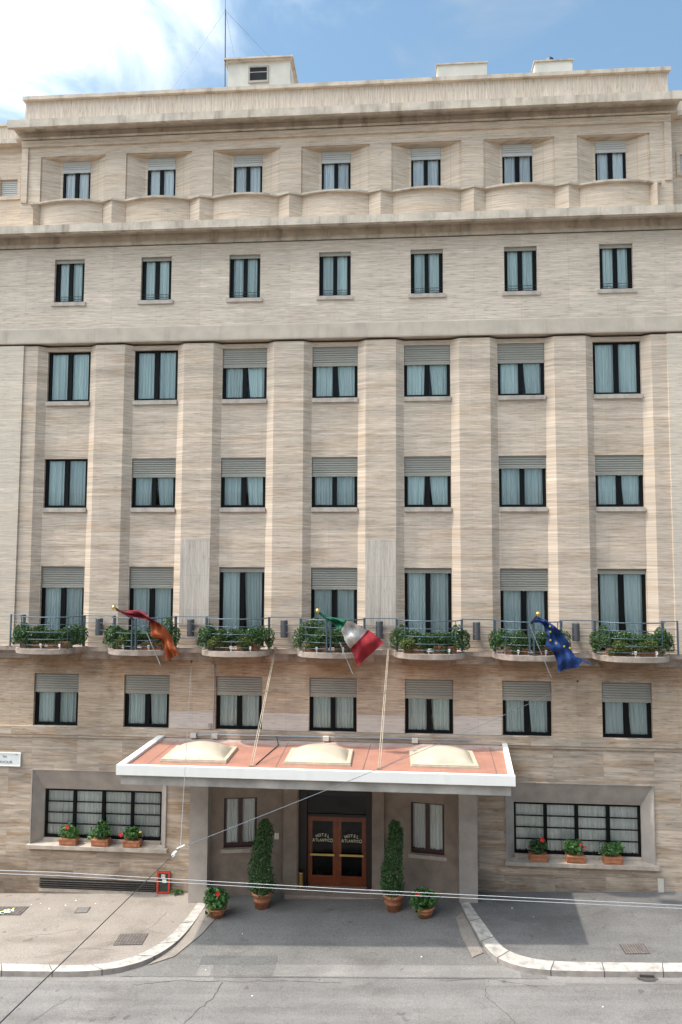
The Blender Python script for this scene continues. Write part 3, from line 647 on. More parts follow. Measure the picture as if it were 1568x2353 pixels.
# ground-floor windows in splayed concrete surrounds
for (a, b, c, d), xi0, xi1 in ((GL, -9.40, -5.52), (GR, 5.60, 9.42)):
    mb = MB(); zi = 2.97; yo, yi = 0, .28
    mb.poly([(a,yo,c),(xi0,yi,c),(xi0,yi,zi),(a,yo,d)]); mb.poly([(b,yo,c),(b,yo,d),(xi1,yi,zi),(xi1,yi,c)])
    mb.poly([(a,yo,d),(xi0,yi,zi),(xi1,yi,zi),(b,yo,d)])
    mb.box(a-.03, a-.001, -.03, .02, c, d+.03); mb.box(b+.001, b+.03, -.03, .02, c, d+.03); mb.box(a, b, -.03, .02, d+.001, d+.031)
    mb.poly([(xi0,yi,c),(xi0,yi+.12,c),(xi0,yi+.12,zi),(xi0,yi,zi)]); mb.poly([(xi1,yi,c),(xi1,yi+.12,c),(xi1,yi+.12,zi),(xi1,yi,zi)])
    mb.poly([(xi0,yi,zi),(xi1,yi,zi),(xi1,yi+.12,zi),(xi0,yi+.12,zi)])
    bpart(mb, 'window_surround', M['concrete'])
    mb = MB(); mb.box(a-.08, b+.10, -.14, .45, 1.225, 1.335); mb.box(xi0, xi1, .22, .5, 1.336, 1.42); bpart(mb, 'window_ledge', M['sill'])
    window((xi0+xi1)/2, yi+.05, 1.421, xi1-xi0, zi-1.422, side=.07, mid=.10, bot=.08, top=.07, leaves=4, bars=3, cur='curtainw', leans=(0, 0, -.1, 0))
# --- entrance
E_ = MB(); E_.box(-4.33, -3.76, -.66, .02, -.5, 4.34); bpart(E_, 'portal_pillar', M['concrete'])
E_ = MB(); E_.box(3.83, 4.37, -.66, .02, -.5, 4.34); bpart(E_, 'portal_pillar', M['concrete'])
for s, (ax, ay), (bx, by) in ((-1, (-3.762, -.30), (-1.53, .05)), (1, (3.832, -.30), (1.60, .05))):
    L = math.hypot(bx-ax, by-ay)
    if s < 0: o0, ang = Vector((ax, ay, 0)), math.atan2(by-ay, bx-ax)
    else: o0, ang = Vector((bx, by, 0)), math.atan2(ay-by, ax-bx)
    ca, sa = math.cos(ang), math.sin(ang)
    tf = lambda p: Vector((o0.x + p.x*ca - p.y*sa, o0.y + p.x*sa + p.y*ca, p.z))
    u0 = .40 if s < 0 else .83; u1 = u0+1.02; hz = (1.47, 3.0)
    mb = MB(); mb.tf = tf; mb.wall(0, L, -.3, 4.34, 0, [(u0, u1, *hz)], .16); bpart(mb, 'portal_wall', M['portal'])
    p = tf(Vector(((u0+u1)/2, .08, 0)))
    window(p.x, p.y, hz[0]+.003, 1.014, 1.52, side=.06, mid=.13, bot=.12, top=.05, cur='curtainw', frame='redwood', rotz=ang, sill=(1.16, -.16, .11))
mb = MB(); mb.box(-1.53, -1.105, -.06, .30, -.3, 4.34); mb.box(-1.105+.001, -1.07, -.02, .30, -.3, 4.34); bpart(mb, 'portal_pilaster', M['portal'])
mb = MB(); mb.box(1.26, 1.60, -.06, .30, -.3, 4.34); mb.box(1.225, 1.259, -.02, .30, -.3, 4.34); bpart(mb, 'portal_pilaster', M['portal'])
mb = MB(); mb.box(-1.069, -.82, .18, .34, .1, 4.34); mb.box(1.07, 1.224, .18, .34, .1, 4.34); mb.box(-.819, 1.069, .25, .42, 3.05, 4.34)
bpart(mb, 'door_lining', M['darkwood'])
mb = MB(); mb.prof_x([(-.38, -.1), (-.40, .20), (-.38, .235), (.5, .235), (.5, -.1)], -1.42, 1.60); bpart(mb, 'threshold_step', M['portal'])
mb = MB(); mb.box(-4.33, 4.37, -.3, .9, 4.341, 4.42); bpart(mb, 'portal_ceiling', M['concrete'])
mb = MB(); mb.box(-3.9, -1.55, .3, .34, 0, 4.34); mb.box(1.61, 3.95, .3, .34, 0, 4.34); mb.box(-.82, 1.07, .9, .94, 0, 4.34); bpart(mb, 'portal_back', M['dark'])
DY = .30
mb = MB(); mb.box(-.82, 1.07, DY, DY+.08, 2.34, 2.42); mb.box(-.82, 1.07, DY, DY+.08, 3.0, 3.05); mb.box(-.82, -.79, DY, DY+.08, .24, 2.34); mb.box(1.04, 1.07, DY, DY+.08, .24, 2.34)
mb.box(-.82, -.80, DY, DY+.08, 2.42, 3.0); mb.box(1.05, 1.07, DY, DY+.08, 2.42, 3.0)
df = bpart(mb, 'door_frame', M['darkwood'])
mb = MB(); mb.poly([(-.8, DY+.04, 2.42), (1.05, DY+.04, 2.42), (1.05, DY+.04, 3.0), (-.8, DY+.04, 3.0)]); mb.build('transom_pane', M['darkglass'], df)
for a, b in ((-.787, .122), (.128, 1.037)):
    mb = MB(); z0, z1 = .245, 2.335
    mb.box(a, a+.13, DY, DY+.05, z0, z1); mb.box(b-.13, b, DY, DY+.05, z0, z1)
    mb.box(a+.13, b-.13, DY+.002, DY+.048, z1-.13, z1); mb.box(a+.13, b-.13, DY+.002, DY+.048, z0, z0+.30)
    mb.box(a+.16, b-.16, DY-.006, DY+.002, z0+.06, z0+.24)
    dr = bpart(mb, 'entrance_door', M['wood'])
    mb = MB(); mb.poly([(a+.13, DY+.025, z0+.30), (b-.13, DY+.025, z0+.30), (b-.13, DY+.025, z1-.13), (a+.13, DY+.025, z1-.13)]); mb.build('pane', M['darkglass'], dr)
    mb = MB(); zc = 1.20; mb.box(a+.07, b-.07, DY-.07, DY-.03, zc-.03, zc+.03)
    for xx in (a+.10, b-.10): mb.tube([(xx, DY-.03, zc), (xx, DY+.005, zc)], .02, 8)
    mb.build('push_bar', M['gold'], dr)
    mb = MB(); cx = (a+b)/2
    for k, chx in enumerate('HOTEL'):
        t = (k-2)/2; add_text(mb, chx, .125, cx+t*.17, DY+.012, 1.735-.035*t*t, -t*.30, sx=.9, bold=.002)
    adv = [1.15, .72, .72, .92, .95, .72, .42, .85, 1.2]; tot = sum(adv); pos = 0
    for k, chx in enumerate('ATLANTICO'):
        px = cx + ((pos+adv[k]/2)/tot-.5)*.66; pos += adv[k]
        add_text(mb, chx, .145 if k in (0, 8) else .12, px, DY+.012, 1.565 if k in (0, 8) else 1.575, 0, sx=.82, bold=.0015)
    mb.build('lettering', M['letters'], dr)
# --- canopy
mb = MB(); CT = 4.84
c0, c1, c2, c3 = (-5.50, -.03), (-5.56, -3.24), (4.98, -3.30), (5.32, -.03)
mb.prism([c0, c1, c2, c3], 4.55, 4.75); can = bpart(mb, 'canopy', M['membrane'])
mb = MB()
def edge(a, b, w0, w1, z0, z1, inward):
    d = (Vector(b)-Vector(a)).normalized(); nrm = Vector((-d.y, d.x))*inward
    pts = [Vector(a)-nrm*w0, Vector(b)-nrm*w0, Vector(b)+nrm*w1, Vector(a)+nrm*w1]; mb.prism([tuple(p) for p in pts], z0, z1)
edge((-5.62, -3.27), (5.04, -3.33), .04, .07, 4.575, CT, 1)
edge((-5.52, -.031), (-5.58, -3.196), .04, .16, 4.54, CT-.004, 1)
edge((4.99, -3.262), (5.33, -.031), .04, .11, 4.54, CT-.006, 1)
mb.build('fascia', M['white'], can)
mb = MB(); mb.prism([(-5.44, -.03), (-5.52, -3.20), (4.94, -3.26), (5.26, -.03)], 4.30, 4.533); mb.build('canopy_beam', M['beam'], can)
for a, b, f, k in ((-4.63, -2.74, -2.66, -1.15), (-1.15, .72, -2.62, -1.12), (2.36, 4.22, -2.56, -1.0)):
    mb = MB(); mb.box(a, b, f, k, 4.752, 4.80); mb.box(a+.02, b-.02, f+.02, k-.02, 4.80, 4.835)
    for t in range(6):
        for yy in (f+.06, k-.06): mb.tube([(a+.1+(b-a-.2)*t/5, yy, 4.83), (a+.1+(b-a-.2)*t/5, yy, 4.845)], .014, 6)
    sk = mb.build('skylight', M['domeframe'], can)
    mb = MB(); n = 16; x0, x1, y0, y1 = a+.13, b-.13, f+.13, k-.13; idx = {}
    for i in range(n+1):
        for j in range(n+1):
            u, v = 2*i/n-1, 2*j/n-1; h = ((1-u*u)*(1-v*v))**.62
            idx[i, j] = mb.vert((x0+(x1-x0)*i/n, y0+(y1-y0)*j/n, 4.836+.29*h))
    for i in range(n):
        for j in range(n): mb.f.append([idx[i,j], idx[i+1,j], idx[i+1,j+1], idx[i,j+1]]); mb.mi.append(0)
    mb.build('dome', M['dome'], sk, smooth=True)
for (fx, fy), tx in (((-1.99, -2.90), -1.79), ((1.50, -2.85), 1.74)):
    mb = MB()
    for o in (-.028, .028): mb.tube([(fx+o, fy, 4.75), (tx+o*.6, -.30, 7.66)], .011, 6)
    for t in (.0, .6, 1.0): p = Vector((fx, fy, 4.78)).lerp(Vector((tx, -.30, 7.66)), t); mb.box(p.x-.06, p.x+.06, p.y-.02, p.y+.02, p.z-.03, p.z+.03)
    mb.build('tie_rod', M['rod'], can)
mb = MB()
mb.tube([(-4.4, -.12, 4.86), (-3.7, -.13, 4.90), (-1.0, -.13, 4.91), (1.5, -.13, 4.91), (4.2, -.13, 4.90)], .022, 6)
mb.build('cable_conduit', M['galv'], can)
for xx in (-4.4, -3.72, -.2, 2.55):
    mb = MB(); mb.box(xx-.09, xx+.09, -.2, -.07, 4.80, 4.93); mb.build('junction_box', M['plaster'], can)
for a, b in (((-1.32, -3.1), (-1.36, -.25)), ((1.05, -3.1), (1.2, -.25)), ((-4.9, -3.1), (-4.85, -.3)), ((4.62, -3.1), (4.8, -.3))):
    mb = MB(); mb.poly([(a[0]-.008, a[1], 4.754), (a[0]+.008, a[1], 4.754), (b[0]+.008, b[1], 4.754), (b[0]-.008, b[1], 4.754)]); mb.build('roof_seam', M['iron'], can)
mb = MB(); mb.tube([(-1.75, -.15, 4.9), (-1.6, -.7, 4.78), (-1.75, -1.6, 4.765), (-1.9, -2.7, 4.765)], .014, 5); mb.build('loose_cable', M['cable'], can)
for x, y, z in ((-4.47, -.6, 4.06), (3.24, -.5, 4.10), (3.95, -.72, 4.10)):
    mb = MB(); mb.box(x-.12, x+.12, y-.08, y+.08, z-.12, z+.10); mb.box(x-.10, x+.10, y-.10, y-.08, z-.09, z-.02); mb.tube([(x, y, z+.1), (x, y, z+.24)], .015, 6); bpart(mb, 'floodlight', M['black'])
# conduit down the wall beside the third mezzanine window
mb = MB(); mb.tube([(-3.80, -.03, 7.15), (-3.80, -.03, 5.1)], .018, 6); mb.box(-3.87, -3.80, -.07, -.01, 6.98, 7.08); mb.box(-3.96, -3.86, -.06, -.01, 5.10, 5.22); bpart(mb, 'wall_conduit', M['concrete'])
# basement grille
mb = MB(); mb.box(-9.34, -5.55, -.012, .0, -.02, .285); gr = bpart(mb, 'basement_vent', M['black'])
for k in range(4):
    mb = MB(); z = .03+k*.065; mb.box(-9.33, -5.56, -.05, -.013, z, z+.007); mb.build('slat', M['iron'], gr)
mb = MB(); mb.box(-9.36, -5.53, -.02, -.001, -.12, -.021); bpart(mb, 'vent_kerbstone', M['sill'])
mb = MB(); mb.box(9.76, 9.93, -.04, -.002, .52, .95); bpart(mb, 'service_hatch', M['plaster'])
# --- balconies
def arc(x, rx, ry, y0, n=24, p=.8):
    out = []
    for k in range(n+1):
        t = math.pi*k/n; c, s_ = math.cos(t), math.sin(t)
        out.append((x - rx*math.copysign(abs(c)**p, c), y0 - ry*abs(s_)**p))
    return out
for i, x in enumerate(BAYS):
    mb = MB(); a = arc(x, 1.09, .88, -.285); mb.prism(a + [(x+1.09, -.2), (x-1.09, -.2)], 7.47, 7.625); bal = bpart(mb, 'balcony', M['ledge'])
    mb = MB()
    for (rx, ry, z0, z1) in ((.90, .60, 7.36, 7.468), (.84, .46, 7.25, 7.36), (.76, .28, 7.15, 7.25)):
        mb.prism(arc(x, rx, ry, -.101) + [(x+rx, -.0), (x-rx, -.0)], z0, z1-.001)
    mb.build('corbel', M['corbel'], bal)
    mb = MB(); rp = arc(x, 1.0, .80, -.285, 20)
    for k, z in enumerate((8.60, 8.37, 8.14, 7.92, 7.74)):
        mb.tube([(px, py, z) for px, py in rp], .018 if k == 0 else .011, 6)
    for px in (-1.0, 1.0):
        mb.box(x+px-.035, x+px+.035, -.325, -.255, 7.62, 8.61)
    for j in (5, 15): mb.tube([(rp[j][0], rp[j][1]-.01, 7.62), (rp[j][0], rp[j][1]-.01, 8.6)], .014, 6)
    if i in (1, 3, 5):
        for o in (-.06, .06): mb.box(x-.05+o-.022, x-.05+o+.022, -1.13, -1.08, 7.66, 8.58)
    mb.build('railing', M['rail'], bal)
    for o in ((-.42, .38) if i % 2 else (-.05, .55)):
        mb = MB(); mb.box(x+o-.03, x+o+.03, -1.02, -.97, 7.69, 7.78); mb.box(x+o-.015, x+o+.015, -.99, -.95, 7.626, 7.689); mb.build('light_fixture', M['porcelain'], bal)
ends = [-10.44] + [v for x in BAYS for v in (x-1.035, x+1.035)] + [10.44]
for i in range(8):
    a, b = ends[2*i], ends[2*i+1]; mb = MB()
    for k, z in enumerate((8.60, 8.37, 8.14, 7.92, 7.74)): mb.tube([(a, -.29, z), (b, -.29, z)], .016 if k == 0 else .010, 6)
    if i == 0: mb.box(a-.02, a+.02, -.31, -.27, 7.61, 8.62)
    if i == 7: mb.box(b-.02, b+.02, -.31, -.27, 7.61, 8.62)
    bpart(mb, 'ledge_railing', M['rail'])
for i in range(6):
    x = BAYS[i]+1.5 - .04; mb = MB(); mb.lathe((x, -.20, 7.97), [(.105, 0), (.115, .01), (.115, .53), (.105, .54)], 20); lp = bpart(mb, 'wall_lamp', M['lamp'], smooth=False)
    mb = MB(); mb.box(x-.03, x+.03, -.09, -.001, 8.15, 8.3); mb.build('bracket', M['black'], lp)
# --- things on the roof that belong to the building
mb = MB(); mb.box(-4.43, -2.01, 3.0, 5.6, 25.6, 29.50); rh = bpart(mb, 'roof_house', M['plaster'])
mb = MB(); mb.box(-4.50, -1.94, 2.9, 5.75, 29.50, 29.56); mb.box(-4.56, -1.88, 2.84, 5.8, 29.561, 29.62); mb.build('roof_slab', M['cornice'], rh)
mb = MB(); mb.box(-3.62, -2.84, 2.94, 2.998, 28.66, 28.74); mb.box(-3.62, -3.56, 2.96, 2.998, 28.74, 29.28); mb.box(-2.90, -2.84, 2.96, 2.998, 28.74, 29.28); mb.box(-3.62, -2.84, 2.955, 2.998, 29.28, 29.34); mb.box(-3.56, -2.90, 2.975, 2.99, 29.08, 29.11); fr_ = mb.build('window', M['concrete'], rh)
mb = MB(); mb.poly([(-3.56, 2.985, 28.74), (-2.90, 2.985, 28.74), (-2.90, 2.985, 29.28), (-3.56, 2.985, 29.28)]); mb.build('pane', M['dark'], fr_)
for a, b, zt in ((3.58, 5.43, 29.02), (7.20, 8.57, 28.96)):
    mb = MB(); mb.box(a, b, 3.0, 4.4, 25.6, zt); ch = bpart(mb, 'chimney_stack', M['plaster'])
    mb = MB(); mb.box(a-.04, b+.04, 2.95, 4.45, zt, zt+.05); mb.build('cap', M['cornice'], ch)
    if a > 6:
        mb = MB(); mb.lathe((7.83, 3.4, zt+.05), [(.10, 0), (.10, .10), (.16, .14), (.17, .22), (.15, .32), (.09, .39), (.02, .41)], 14); mb.build('cowl', M['black'], ch, smooth=False)

# --- building added behind the viewpoint to cut low sky and bounce; shows in panes
t = thing('added_opposite_building', 'plain building added across the street behind the viewpoint to block low sky, seen only mirrored in panes', 'building', (0, -25, 0))
mb = MB(); ow = [(x-.6, x+.6, z, z+1.9) for x in range(-38, 40, 4) for z in (1.5, 5.3, 9.0, 12.7)]
ow = [h for h in ow]
mb.tf = lambda p: Vector((-p.x, -p.y, p.z)); mb.wall(-40, 40, -2, 14.8, 0, ow, .25); mb.build('wall', M['smooth'], t)
mb = MB(); mb.box(-40, 40, -11, -.26, -2, 14.7); mb.build('dark_rooms', M['dark'], t)
mb = MB(); mb.box(-40, 40, -11, .4, 14.8, 15.1); mb.build('cornice', M['cornice'], t)

# ------------------------------------------------------------------ antenna
an = thing('antenna_mast', 'thin radio mast with guy wires beside the roof house', 'antenna', (-4.50, 2.9, 28.0))
def local(mb, o):
    c = Vector(o.location); mb.v = [tuple(Vector(v)-c) for v in mb.v]
mb = MB(); mb.tube([(-4.50, 2.9, 28.0), (-4.54, 2.9, 31.65)], .022, 6); mb.tube([(-4.54, 2.9, 31.65), (-4.57, 2.9, 33.2)], .010, 5); local(mb, an); mb.build('pole', M['cable'], an)
for p in ((-7.6, 4.0, 28.3), (-2.25, 4.0, 29.6), (-4.15, 2.86, 29.62)):
    mb = MB(); mb.tube([(-4.54, 2.9, 31.6), p], .007, 5); local(mb, an); mb.build('guy_wire', M['galv'], an)

# ------------------------------------------------------------------ flags
F1= [((-6.476, 8.874), (-6.476, 8.854)), ((-6.257, 8.86), (-6.297, 8.785)), ((-6.029, 8.872), (-6.108, 8.712)), ((-5.779, 8.88), (-5.857, 8.654)), ((-5.612, 8.811), (-5.67, 8.636)), ((-5.423, 8.693), (-5.524, 8.592)), ((-5.223, 8.565), (-5.436, 8.562)), ((-5.088, 8.496), (-5.414, 8.322)), ((-4.941, 8.377), (-5.388, 8.103)), ((-4.813, 8.189), (-5.201, 8.035)), ((-4.747, 7.971), (-5.076, 7.967)), ((-4.651, 7.813), (-4.99, 7.809)), ((-4.545, 7.675), (-4.928, 7.63)), ((-4.523, 7.566), (-4.878, 7.403))]
F2= [((-0.259, 8.851), (-0.323, 8.819)), ((-0.069, 8.749), (-0.11, 8.665)), ((0.142, 8.719), (0.059, 8.583)), ((0.332, 8.68), (0.185, 8.481)), ((0.49, 8.65), (0.333, 8.358)), ((0.71, 8.59), (0.407, 8.213)), ((0.857, 8.498), (0.46, 8.048)), ((1.077, 8.376), (0.587, 7.853)), ((1.234, 8.306), (0.692, 7.72)), ((1.442, 8.163), (0.776, 7.495)), ((1.609, 8.0), (0.839, 7.29))]
F3= [((6.064, 8.798), (5.829, 8.622)), ((6.154, 8.748), (6.072, 8.635)), ((6.295, 8.698), (6.192, 8.565)), ((6.434, 8.608), (6.27, 8.403)), ((6.573, 8.488), (6.306, 8.2)), ((6.77, 8.297), (6.292, 7.957)), ((6.926, 8.046), (6.46, 7.797)), ((7.002, 7.885), (6.548, 7.657)), ((7.108, 7.645), (6.584, 7.436)), ((7.212, 7.385), (6.6, 7.215))]
T3= [((7.078, 7.665), (7.193, 7.435)), ((7.277, 7.617), (7.295, 7.537)), ((7.532, 7.48), (7.532, 7.44))]
ST = [(6.368, 8.536), (6.376, 8.384), (6.376, 8.145), (6.541, 8.057), (6.76, 7.973), (6.917, 7.931)]
def folds(u, v, L): return .055*math.sin(v*7.5+u*3.0+.6) + .03*math.sin(v*15-u*5) + .04*math.sin(u*9)
def flag(label, F, mats, cuts, ball, post, rod, tail=None, stars=None):
    o = thing('flag', label, 'flag', (post[0], -1.1, 8.2), 'flags on the balcony railings')
    mb = MB(); n = len(F)-1; sub, nv = 5, 14; grid = []
    for i in range(n*sub+1):
        k = min(i//sub, n-1); t = i/sub-k; u = i/(n*sub)
        A = Vector(F[k][0]).lerp(Vector(F[k+1][0]), t); Bp = Vector(F[k][1]).lerp(Vector(F[k+1][1]), t)
        row = []
        for j in range(nv+1):
            v = j/nv; p = A.lerp(Bp, v); amp = min(1, u*3+.1)
            row.append(mb.vert((p.x, -1.5 + folds(u*3, v*1.0, 1)*amp*1.4, p.y)))
        grid.append(row)
    for i in range(n*sub):
        mi = sum(i/sub >= c for c in cuts)
        for j in range(nv): mb.f.append([grid[i][j], grid[i+1][j], grid[i+1][j+1], grid[i][j+1]]); mb.mi.append(mi)
    if tail:
        mb.cur = 0
        for a, b in zip(tail, tail[1:]): mb.poly([(a[0][0], -1.47, a[0][1]), (b[0][0], -1.44, b[0][1]), (b[1][0], -1.47, b[1][1]), (a[1][0], -1.5, a[1][1])])
    if stars:
        mb.cur = 1
        for sx, sz in stars:
            c = (sx, -1.63, sz); pts = []
            for k in range(10):
                r = .042 if k % 2 == 0 else .017; a = math.pi/2+k*math.pi/5+.2; pts.append((sx+r*math.cos(a), -1.62, sz+r*math.sin(a)))
            mb.poly(pts)
    local(mb, o); mb.build('cloth', mats, o, smooth=True)
    mb = MB(); mb.tube([(post[0], -1.10, post[1]-.1), (ball[0], -1.5, ball[1])], .024, 8); local(mb, o); po = mb.build('pole', M['black'], o)
    mb = MB(); mb.lathe((ball[0], -1.5, ball[1]-.02), [(.02, -.05), (.06, -.03), (.07, .02), (.055, .06), (.02, .085)], 14); local(mb, o); mb.build('finial', M['gold'], po, smooth=True)
    mb = MB(); mb.tube([(rod[0][0], -1.2, rod[0][1]), (rod[1][0], -1.5, rod[1][1])], .011, 6); local(mb, o); mb.build('stay_rod', M['galv'], o)
flag('crimson and orange flag drooping from the railing of the second balcony from the left', F1, [M['flagred'], M['flagorange']], [6.3], (-6.541, 8.954), (-6.05, 8.66), [(-5.628, 8.21), (-5.059, 7.241)])
flag('green, white and red flag hanging from the middle balcony', F2, [M['flaggreen'], M['flagwhite'], M['flagscarlet']], [4.2, 7.4], (-.34, 8.913), (-.05, 8.66), [(.293, 7.963), (.704, 7.082)])
flag('blue flag with yellow stars hanging from a balcony', F3, [M['flagblue'], M['star']], [99], (6.066, 8.879), (5.95, 8.66), [(5.869, 8.551), (6.418, 7.061)], T3, ST)

# ------------------------------------------------------------------ plants
def leaf(mb, p, size, rnd, updir=None):
    d = Vector((rnd.gauss(0, 1), rnd.gauss(0, 1), rnd.gauss(0, 1)+.15)).normalized()
    a = d.cross(Vector((rnd.gauss(0, 1), rnd.gauss(0, 1), rnd.gauss(0, 1)))).normalized()*size*.34
    d = d*size
    mb.poly([p-d*.5, p+a, p+d*.5, p-a])
def blob_leaves(mb, blobs, n, size, rnd):
    vol = [b[3]*b[4]*b[5] for b in blobs]; tot = sum(vol)
    for b, v in zip(blobs, vol):
        for _ in range(int(n*v/tot)):
            while True:
                q = Vector((rnd.uniform(-1, 1), rnd.uniform(-1, 1), rnd.uniform(-1, 1)))
                if .15 < q.length < 1: break
            q = q.normalized()*(q.length**.55)
            leaf(mb, Vector((b[0]+q.x*b[3], b[1]+q.y*b[4], b[2]+q.z*b[5])), size*rnd.uniform(.6, 1.3), rnd)
ordn = ['leftmost', 'second from left', 'third from left', 'middle', 'third from right', 'second from right', 'rightmost']
rnd = random.Random(21)
for i, x in enumerate(BAYS):
    for s in (-1, 1):
        side = 'left' if s < 0 else 'right'
        t = thing('planter', '%s terracotta trough of bushy green plants on the %s balcony' % (side, ordn[i]), 'potted plant', (x+s*.45, -.75, 7.626), 'planters on the balconies')
        mb = MB(); w = .68; mb.prof_x([(-.12, 0), (-.15, .17), (-.165, .175), (-.165, .22), (.165, .22), (.165, .175), (.15, .17), (.12, 0)], -w/2, w/2); mb.build('pot', M['terra'], t)
        mb = MB(); blobs = []
        for k in range(7): blobs.append((-.36+.12*k, rnd.uniform(-.18, .10), rnd.uniform(.28, .52), rnd.uniform(.14, .24), rnd.uniform(.14, .22), rnd.uniform(.16, .25)))
        blobs.append((s*.38, .12+rnd.uniform(0, .1), .52+rnd.uniform(-.05, .2), .18, .16, .26)); blobs.append((s*.58, .25, .42, .2, .18, .26)); blobs.append((s*.62, .1, .22, .14, .14, .14))
        for k in range(4): blobs.append((-.33+.22*k+rnd.uniform(-.06, .06), -.20, rnd.uniform(.10, .26), .13, .07, rnd.uniform(.09, .15)))
        if i == 3 and s < 0: blobs.append((-.05, .1, .8, .3, .15, .2))
        blob_leaves(mb, blobs, 4200, .058, rnd); mb.build('foliage', M['leaf1'], t)
        if (i, s) in ((2, 1), (6, 1), (1, -1), (2, -1), (4, -1), (6, -1)):
            mb = MB(); blob_leaves(mb, [(rnd.uniform(-.3, .1), -.24, .26, .26, .10, .15), (s*.1+rnd.uniform(-.2, .2), -.24, .34, .22, .1, .14)], 800, .045, rnd); mb.build('pale_foliage', M['leaf2'], t)
gx = [(-8.43, 'first'), (-7.38, 'second'), (-6.36, 'third'), (6.27, 'first'), (7.37, 'second'), (8.47, 'third')]
gl = ['red-flowered plant in a terracotta box, left of three in the left ground-floor window', 'taller leafy plant in a bright terracotta box in the middle of the left ground-floor window', 'plant with one red and one yellow bloom, right of three in the left ground-floor window',
      'dark plant with one red bloom on top, left of three in the right window', 'light green plant with small red blooms in the middle of the right ground-floor window', 'leafy plant without blooms, right of three in the right ground-floor window']
for i, (x, _) in enumerate(gx):
    t = thing('potted_plant', gl[i], 'potted plant', (x, .02, 1.336), 'boxes on the ground-floor window ledges')
    mb = MB(); mb.prof_x([(-.10, 0), (-.13, .17), (-.14, .175), (-.14, .215), (.14, .215), (.14, .175), (.13, .17), (.10, 0)], -.27, .27); mb.box(-.2, .2, -.131, -.112, .05, .13); mb.build('pot', M['terra'], t)
    mb = MB(); bl = [(rnd.uniform(-.2, .2), rnd.uniform(-.08, .06), rnd.uniform(.34, .50), rnd.uniform(.15, .2), .13, rnd.uniform(.13, .18)) for _ in range(6)] + [(0, -.02, .42, .26, .16, .18)]
    if i == 1: bl += [(.05, 0, .68, .2, .12, .14), (-.34, 0, .36, .1, .1, .2)]
    if i == 5: bl += [(-.3, 0, .40, .12, .1, .16)]
    blob_leaves(mb, bl, 620, .085, rnd); mb.build('foliage', M['leaf4'] if i != 3 else M['leaf1'], t)
    fl = {0: [(.02, .62)], 2: [(-.3, .44)], 3: [(.08, .70)], 4: [(.24, .52), (.1, .60)]}.get(i, [])
    for fx, fz in fl:
        mb = MB()
        for k in range(5):
            a = k*2*math.pi/5; c = Vector((fx, -.2, fz)); r_ = .062 if i != 4 else .04
            mb.poly([c, c+Vector((math.cos(a-.5)*r_, -.01, math.sin(a-.5)*r_)), c+Vector((math.cos(a)*r_*1.25, -.03, math.sin(a)*r_*1.25)), c+Vector((math.cos(a+.5)*r_, -.01, math.sin(a+.5)*r_))])
        mb.build('flower', M['flower'], t)
    if i == 2:
        mb = MB(); mb.lathe((.30, -.12, .47), [(.01, 0), (.045, .02), (.035, .05)], 7); mb.build('flower', M['yellow'], t, label='yellow bloom')
def round_pot(t, r0, r1, h, rim=True):
    mb = MB(); pr = [(r0, 0), (r0+(r1-r0)*.45, h*.45), (r0+(r1-r0)*.5+.012, h*.47), (r0+(r1-r0)*.55, h*.52), (r1-.03, h*.80), (r1+.005, h*.82), (r1+.02, h*.86), (r1+.02, h*.98), (r1, h), (r1-.035, h*.99), (r1-.05, h*.93)]
    mb.lathe((0, 0, 0), pr, 28); mb.build('pot', M['terra'], t, smooth=True)
    mb = MB(); mb.lathe((0, 0, h*.86), [(r1-.05, 0), (.02, .01)], 16); mb.build('soil', M['soil'], t)
for x, y, lab, r_, seed in ((-2.02, -.86, 'tall clipped topiary in a terracotta pot left of the entrance doors', .44, 3), (1.88, -1.02, 'tall clipped topiary in a terracotta pot right of the entrance doors', .38, 4)):
    t = thing('potted_topiary', lab, 'potted tree', (x, y, gz(x)+apz(x, y)+.003)); round_pot(t, .20, .30, .47)
    mb = MB(); mb.tube([(0, 0, .4), (.01, 0, 1.9)], .03, 8, .012); mb.build('trunk', M['stem'], t)
    rr = random.Random(seed); mb = MB()
    for _ in range(4600):
        z = rr.random()**1.15; a = rr.uniform(0, 2*math.pi)
        rad = r_*(1-.50*z**.9)*(1.0 if z < .93 else (1-(z-.93)*8))*(1+.10*math.sin(3*a+z*9)+.08*math.sin(5*a-z*17+seed))
        if z < .08: rad *= .72+z*3.5
        q = rad*(rr.random()**.35)
        leaf(mb, Vector((q*math.cos(a) + .06*math.sin(z*5+seed), q*math.sin(a), .44+z*2.06+rr.uniform(-.05, .05))), .062*rr.uniform(.6, 1.3), rr)
    mb.build('foliage', M['leaf3'], t)
for x, y, lab, fl in ((-3.26, -1.36, 'round terracotta pot of bushy leaves with one red bloom by the left pillar', (.08, .72)), (2.76, -1.36, 'round terracotta pot of bushy leaves with a red bloom near the right topiary', (-.2, .70))):
    t = thing('potted_plant', lab, 'potted plant', (x, y, gz(x)+apz(x, y)+.003)); round_pot(t, .20, .28, .27)
    mb = MB(); bl = [(rnd.uniform(-.26, .26), rnd.uniform(-.2, .15), rnd.uniform(.40, .60), .20, .18, .17) for _ in range(7)] + [(0, 0, .50, .36, .28, .24), (-.16, -.26, .27, .12, .09, .17)]
    blob_leaves(mb, bl, 950, .105, rnd); mb.build('foliage', M['leaf4'], t)
    mb = MB(); c = Vector((fl[0], -.22, fl[1]))
    for k in range(5):
        a = k*2*math.pi/5; mb.poly([c, c+Vector((math.cos(a-.5)*.06, -.01, math.sin(a-.5)*.06)), c+Vector((math.cos(a)*.075, -.03, math.sin(a)*.075)), c+Vector((math.cos(a+.5)*.06, -.01, math.sin(a+.5)*.06))])
    mb.build('flower', M['flower'], t)
t = MB(); rr = random.Random(8)
